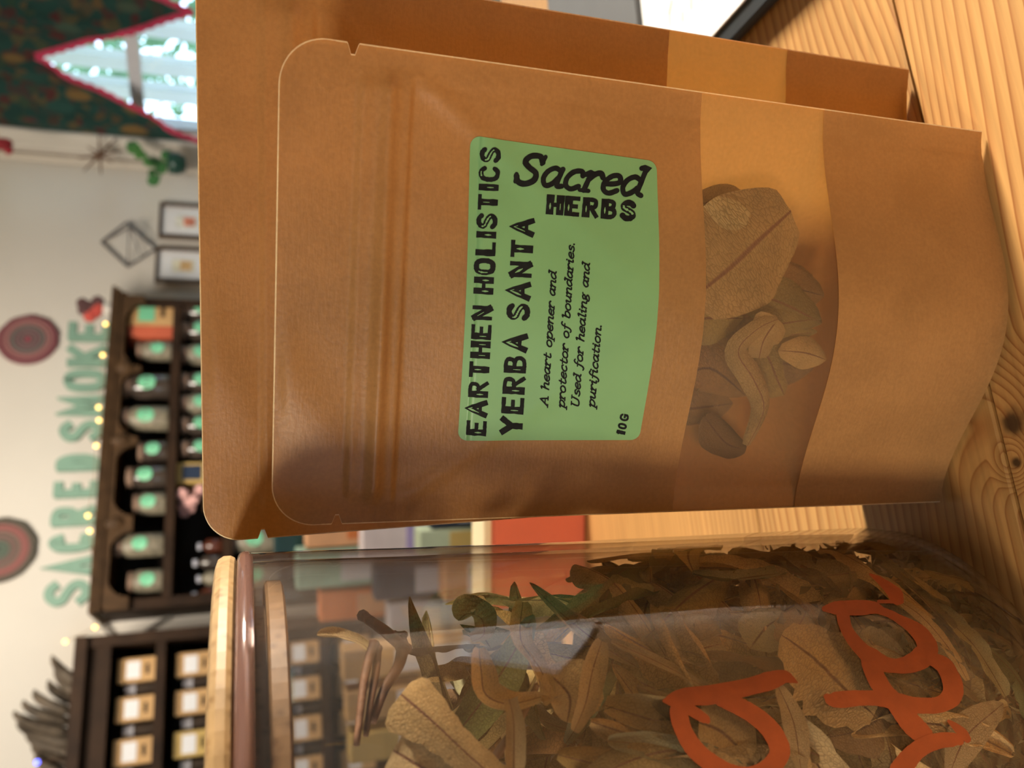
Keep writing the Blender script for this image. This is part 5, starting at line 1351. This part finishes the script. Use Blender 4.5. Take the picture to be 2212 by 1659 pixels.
# ------------------------------------------------------------------ leaves in the jar
def inside(V, m=.0006):
    V = np.asarray(V); z = V[:, 2]-TZ; r = np.hypot(V[:, 0]-JC[0], V[:, 1]-JC[1])
    lim = np.array([rad_in(q) if q > .0115 else .040+q*1.1 for q in z])-m
    return (z > .0058).all() and (z < .212).all() and (r < lim).all()
def fit_in(v):
    v = np.array(v, float); z = min(max(v[2]-TZ, .0062), .2120); v[2] = TZ+z
    q = v[:2]-JC[:2]; r = np.linalg.norm(q); lim = (rad_in(z) if z > .0115 else .040+z*1.1)-.0008
    if r > lim: v[:2] = JC[:2]+q/r*(lim - .0004*random.random())
    return v
def top_z(x, y):     # the heap stands higher towards the near side
    a = math.atan2(y-JC[1], x-JC[0])
    return .150
GRP = 'dried leaves packed in the glass jar'
LBL = 'crinkled dried olive-brown leaf packed among many in the glass jar'
def leaf_label(mat, z, where):
    c = {'dried_leaf_olive': 'olive brown', 'dried_leaf_tan': 'pale tan', 'dried_leaf_brown': 'dark brown', 'dried_leaf_green': 'greenish'}[mat.name]
    h = 'near the jar bottom' if z < .045 else ('at the height of the painted words' if z < .10 else ('near the top of the heap' if z < .135 else 'loose on top of the heap'))
    return 'crinkled %s dried leaf %s, %s' % (c, where, h)
MATS = [L_OLIVE, L_OLIVE, L_TAN, L_BROWN, L_GREEN, L_OLIVE, L_TAN]
# heroes: traced by where they lie in the jar
def hero(pts, w, ins, curl, mat, lb, flip=1, tw=.06, wob=.08, serr=0.0, power=.8):
    ii = ins if hasattr(ins, '__len__') else [ins]*len(pts)
    S = [jar_pt(x, y, INW+d) for (x, y), d in zip(pts, ii)]
    m = S[len(S)//2]; nn = np.array((m[0]-JC[0], m[1]-JC[1], 0)); nn = nn/(np.linalg.norm(nn)+1e-9)
    if np.linalg.norm(m[:2]-JC[:2]) < .03: nn = np.array((0, -1, .2))
    o = leaf_mesh(S, w, nn*flip, curl, mat, tipw=tw, wob=wob, serr=serr, fit=fit_in, power=power); tag(o, lb, 'leaf'); return o
def twig(pts, r0, r1, ins, lb):
    ii = ins if hasattr(ins, '__len__') else [ins]*len(pts)
    S = [fit_in(jar_pt(x, y, INW+d)) for (x, y), d in zip(pts, ii)]; S = catmull(S, 4); n = len(S)
    rr = [r0+(r1-r0)*i/(n-1) for i in range(n)]; rr[0] *= 1.25
    o = MB().tube(S, rr, 8).build('dried_twig', STEM, None, True); tag(o, lb, 'twig'); return o
hero([(865, 1500), (930, 1555), (1010, 1630), (1090, 1700)], .0062, .0012, .45, L_TAN, 'large pale tan leaf with broken end pointing up behind the jar glass', -1, .5, .03, .1, .45)
hero([(850, 1620), (900, 1650), (960, 1690)], .0090, .004, .3, L_TAN, 'broad reddish tan leaf at the picture edge under the large pale one', 1, .4)
hero([(1690, 1370), (1760, 1420), (1830, 1490), (1890, 1545)], .0120, .0006, .18, L_TAN, 'broad pale veined leaf lying between the two painted words', 1, .25, .03, .25, .7)
hero([(685, 1372), (740, 1375), (785, 1392), (800, 1412)], .0022, .010, 1.2, L_TAN, 'slim pale rolled leaf reaching highest in the jar', 1, .3)
twig([(783, 1320), (830, 1362), (880, 1405)], .0014, .0016, .016, 'thick reddish brown twig end near the top of the leaves')
twig([(808, 1390), (795, 1430), (785, 1480), (778, 1540), (770, 1610)], .0012, .0007, .010, 'dark twig hanging down along the inner glass, nearest the lid')
twig([(815, 1400), (812, 1450), (800, 1520), (790, 1590)], .0011, .0006, .012, 'second dark twig beside the one nearest the lid')
twig([(848, 1262), (870, 1300), (868, 1350), (880, 1400)], .0013, .0008, .022, 'forked brown twig with blunt end among the uppermost leaves')
twig([(870, 1402), (860, 1440), (830, 1490), (805, 1560)], .0016, .0009, .014, 'bent dark twig joining the reddish brown one')
twig([(1182, 1216), (1220, 1230), (1250, 1245), (1300, 1238), (1370, 1200)], .0008, .0011, .030, 'thin twig with two prongs against the red box')
twig([(1218, 1206), (1250, 1218), (1275, 1230)], .0009, .0009, .030, 'short prong twig beside the thin twig against the red box')
twig([(1452, 1180), (1480, 1205), (1508, 1222)], .0009, .0007, .030, 'short thin stalk against the bright wood, near the jar side')
twig([(1055, 1655), (1120, 1560), (1160, 1480)], .0010, .0007, .006, 'dark stalk crossing below the upper reflections')
hero([(1000, 1205), (1010, 1235), (1060, 1245), (1120, 1270), (1200, 1290)], .0035, .028, 1.1, L_BROWN, 'dark rolled leaf arching along the far side of the jar', 1, .3)
hero([(1020, 1250), (1040, 1330), (1060, 1400)], .0075, .024, .6, L_GREEN, 'dark green-brown leaf below the arching rolled one', 1)
hero([(870, 1262), (920, 1262), (970, 1285), (1030, 1300)], .0050, .026, .8, L_BROWN, 'brown hooked leaf beside the forked twig', -1)
hero([(990, 1340), (1010, 1325), (1040, 1335), (1045, 1370), (1020, 1385)], .0045, .008, 1.2, L_TAN, 'round pale coiled leaf beside the bright reflection', 1, .5)
hero([(1035, 1400), (1040, 1450), (1050, 1500), (1100, 1520), (1170, 1505)], .0036, .005, 1.1, L_TAN, 'pale curled leaf bending like a hook under the reflection', 1, .4)
hero([(1130, 1300), (1125, 1380), (1165, 1440), (1190, 1500)], .0034, .006, .7, L_OLIVE, 'long narrow leaf running through the reflection', 1, .3)
hero([(1300, 1385), (1280, 1450), (1265, 1520), (1240, 1580)], .0030, .003, .9, L_TAN, 'pale folded leaf hanging at the end of the reflection', 1, .5)
hero([(1180, 1450), (1230, 1500), (1225, 1560)], .0070, .006, .5, L_TAN, 'torn tan leaf below the reflection', 1, .3)
hero([(1100, 1510), (1110, 1560), (1110, 1660)], .0028, .0025, 1.2, L_TAN, 'flared pale leaf on a thin stalk', 1, .9, .05, 0, 2.2)
hero([(1320, 1385), (1400, 1420), (1470, 1455), (1540, 1495)], .0020, .0015, 1.2, L_TAN, 'very long rolled leaf slanting down to the first painted letter', 1, .5)
hero([(1250, 1265), (1330, 1205), (1380, 1185), (1430, 1230), (1490, 1300)], .0045, .026, .9, L_OLIVE, 'long arched leaf along the far side, against the bright wood', 1, .3)
hero([(1380, 1190), (1450, 1225), (1540, 1250), (1560, 1220)], .0085, .024, .4, L_TAN, 'broad veined leaf under the arched one against the bright wood', 1, .2)
hero([(1440, 1300), (1500, 1310), (1580, 1290), (1680, 1270), (1700, 1230)], .0038, .012, 1.3, L_TAN, 'rolled leaf curving up near the jar side, beyond the first letter', 1, .5)
hero([(1440, 1330), (1480, 1370), (1500, 1400), (1560, 1390)], .0075, .006, .5, L_TAN, 'torn leaf with pointed lobes beyond the slanting rolled leaf', 1, .3)
hero([(1700, 1400), (1720, 1360), (1740, 1320), (1720, 1290)], .0055, .003, .5, L_TAN, 'small yellowish leaf standing above the broad veined leaf', -1, .1)
hero([(2170, 1520), (2090, 1590), (2050, 1680)], .0048, .0006, .3, L_TAN, 'pale pointed leaf under the tick of the second painted letter', 1, .08)
hero([(1680, 1480), (1715, 1560), (1730, 1660)], .0034, .0012, .5, L_TAN, 'tan folded leaf beside the bowl of the first painted letter', 1, .4)
hero([(1510, 1560), (1560, 1580), (1620, 1640)], .0085, .0010, .2, L_TAN, 'pale leaf seen inside the bowl of the first painted letter', 1, .4)
hero([(1930, 1290), (1990, 1330), (2050, 1400), (2090, 1470)], .0030, .001, 1.2, L_TAN, 'rolled leaf low in the jar behind the second painted letter', 1, .5)
hero([(1900, 1220), (1970, 1270), (2020, 1320), (2060, 1360)], .0035, .003, 1.1, L_OLIVE, 'dark rolled leaf low near the jar bottom curve', 1, .4)
hero([(1620, 1400), (1660, 1350), (1700, 1330)], .0070, .005, .4, L_GREEN, 'greenish leaf above the stroke of the first painted letter', 1)
# leaves pressed against the glass and filling the middle
def wrap_leaf(ang, z, rot, L, w, ins, curl, mat):
    S = []; R = rad_in(z)-ins; bend = random.uniform(-.5, .5)
    for q in np.linspace(-.5, .5, 5):
        x = L*q*math.cos(rot+bend*q); zz = z+L*q*math.sin(rot+bend*q); a = ang+x/R; rr = rad_in(zz)-ins-abs(q)*random.uniform(0, .004)
        S.append(np.array((JC[0]+rr*math.cos(a), JC[1]+rr*math.sin(a), TZ+zz)))
    nn = np.array((math.cos(ang), math.sin(ang), 0))*random.choice((1, -1))
    return leaf_mesh(S, w, nn, curl, mat, wob=random.uniform(.05, .2), serr=random.uniform(0, .2), fit=fit_in, tipw=random.uniform(.05, .35))
view_a = math.atan2(-JC[1], -JC[0])
count = 0
for k in range(118):
    a = view_a + random.uniform(-1.15, 1.55) ; low = random.random()
    z = .012 + .122*low; small = z < .035
    L = random.uniform(.018, .032) if small else random.uniform(.028, .058); w = random.uniform(.0025, .0045) if small else random.uniform(.004, .0100)
    rot = random.gauss(1.2, .9); curl = random.uniform(.5, 2.3)
    mt = random.choice([L_BROWN, L_OLIVE, L_GREEN, L_OLIVE]) if small else random.choice(MATS); o = wrap_leaf(a, z, rot, L, w, random.uniform(.0010, .009), curl, mt); tag(o, leaf_label(mt, z, 'close behind the glass'), 'leaf', GRP); count += 1
protos = []
for k in range(14):
    L = random.uniform(.03, .06); b = random.uniform(-.6, .6); b2 = random.uniform(-.5, .5)
    S = [np.array((L*q, L*b*q*q, L*b2*(q*q-.1))) for q in np.linspace(-.5, .5, 5)]
    protos.append(leaf_mesh(S, random.uniform(.004, .009), (0, 0, 1), random.uniform(.6, 2.4), MATS[k % len(MATS)], wob=.16, link=False))
pv = [np.array([v.co[:] for v in p.vertices]) for p in protos]
made = 0; tries = 0
while made < 150 and tries < 9000:
    tries += 1; k = random.randrange(len(protos)); r = .055*math.sqrt(random.random()); a = random.uniform(0, 6.283); z = .010+.135*random.random()
    M = Matrix.Translation((JC[0]+r*math.cos(a), JC[1]+r*math.sin(a), TZ+z)) @ Matrix.Rotation(random.uniform(0, 6.28), 4, 'Z') @ Matrix.Rotation(random.gauss(0, .8), 4, 'Y') @ Matrix.Rotation(random.uniform(0, 6.28), 4, 'X')
    A = np.array(M); V = pv[k]@A[:3, :3].T + A[:3, 3]
    if not inside(V): continue
    o = bpy.data.objects.new('dried_leaf', protos[k]); COL.objects.link(o); o.matrix_world = M; tag(o, leaf_label(protos[k].materials[0], z, 'deeper in the heap'), 'leaf', GRP); made += 1
# upper loose ones
made = 0
while made < 26 and tries < 30000:
    tries += 1; k = random.randrange(len(protos)); a = random.uniform(0, 6.283); r = .055*math.sqrt(random.random()); z = random.uniform(.135, .172)
    M = Matrix.Translation((JC[0]+r*math.cos(a), JC[1]+r*math.sin(a), TZ+z)) @ Matrix.Rotation(random.uniform(0, 6.28), 4, 'Z') @ Matrix.Rotation(random.gauss(0, .9), 4, 'Y') @ Matrix.Rotation(random.uniform(0, 6.28), 4, 'X')
    A = np.array(M); V = pv[k]@A[:3, :3].T + A[:3, 3]
    if not inside(V): continue
    o = bpy.data.objects.new('dried_leaf', protos[k]); COL.objects.link(o); o.matrix_world = M; tag(o, leaf_label(protos[k].materials[0], z, 'deeper in the heap'), 'leaf', GRP); made += 1
# crumbled bits at the bottom
def crumbs():
    v = []; f = []
    for k in range(5200):
        z = .0065+.085*random.random()**1.8; r = (rad_in(z) if z > .0115 else .040+z)*.97*math.sqrt(random.random()) ; a = random.uniform(0, 6.283)
        c = np.array((JC[0]+r*math.cos(a), JC[1]+r*math.sin(a), TZ+z)); t = rng.normal(size=3); t /= np.linalg.norm(t); b = np.cross(t, rng.normal(size=3)); b /= np.linalg.norm(b); s = random.uniform(.0012, .0042)
        q = len(v); m = np.cross(t, b)*s*.35
        for p in (c-t*s, c-b*s*.4+m, c+t*s, c+b*s*.4+m): v.append(fit_in(p))
        f += [(q, q+1, q+2), (q, q+2, q+3)]
    o = mesh('leaf_crumbs', v, f, leaf_mat('leaf_crumbs', (.10, .075, .025), (.20, .15, .06), (.1, .06, .03))); tag(o, 'crumbled dried leaf bits filling the bottom of the jar', 'herb', None, 'stuff')
crumbs()
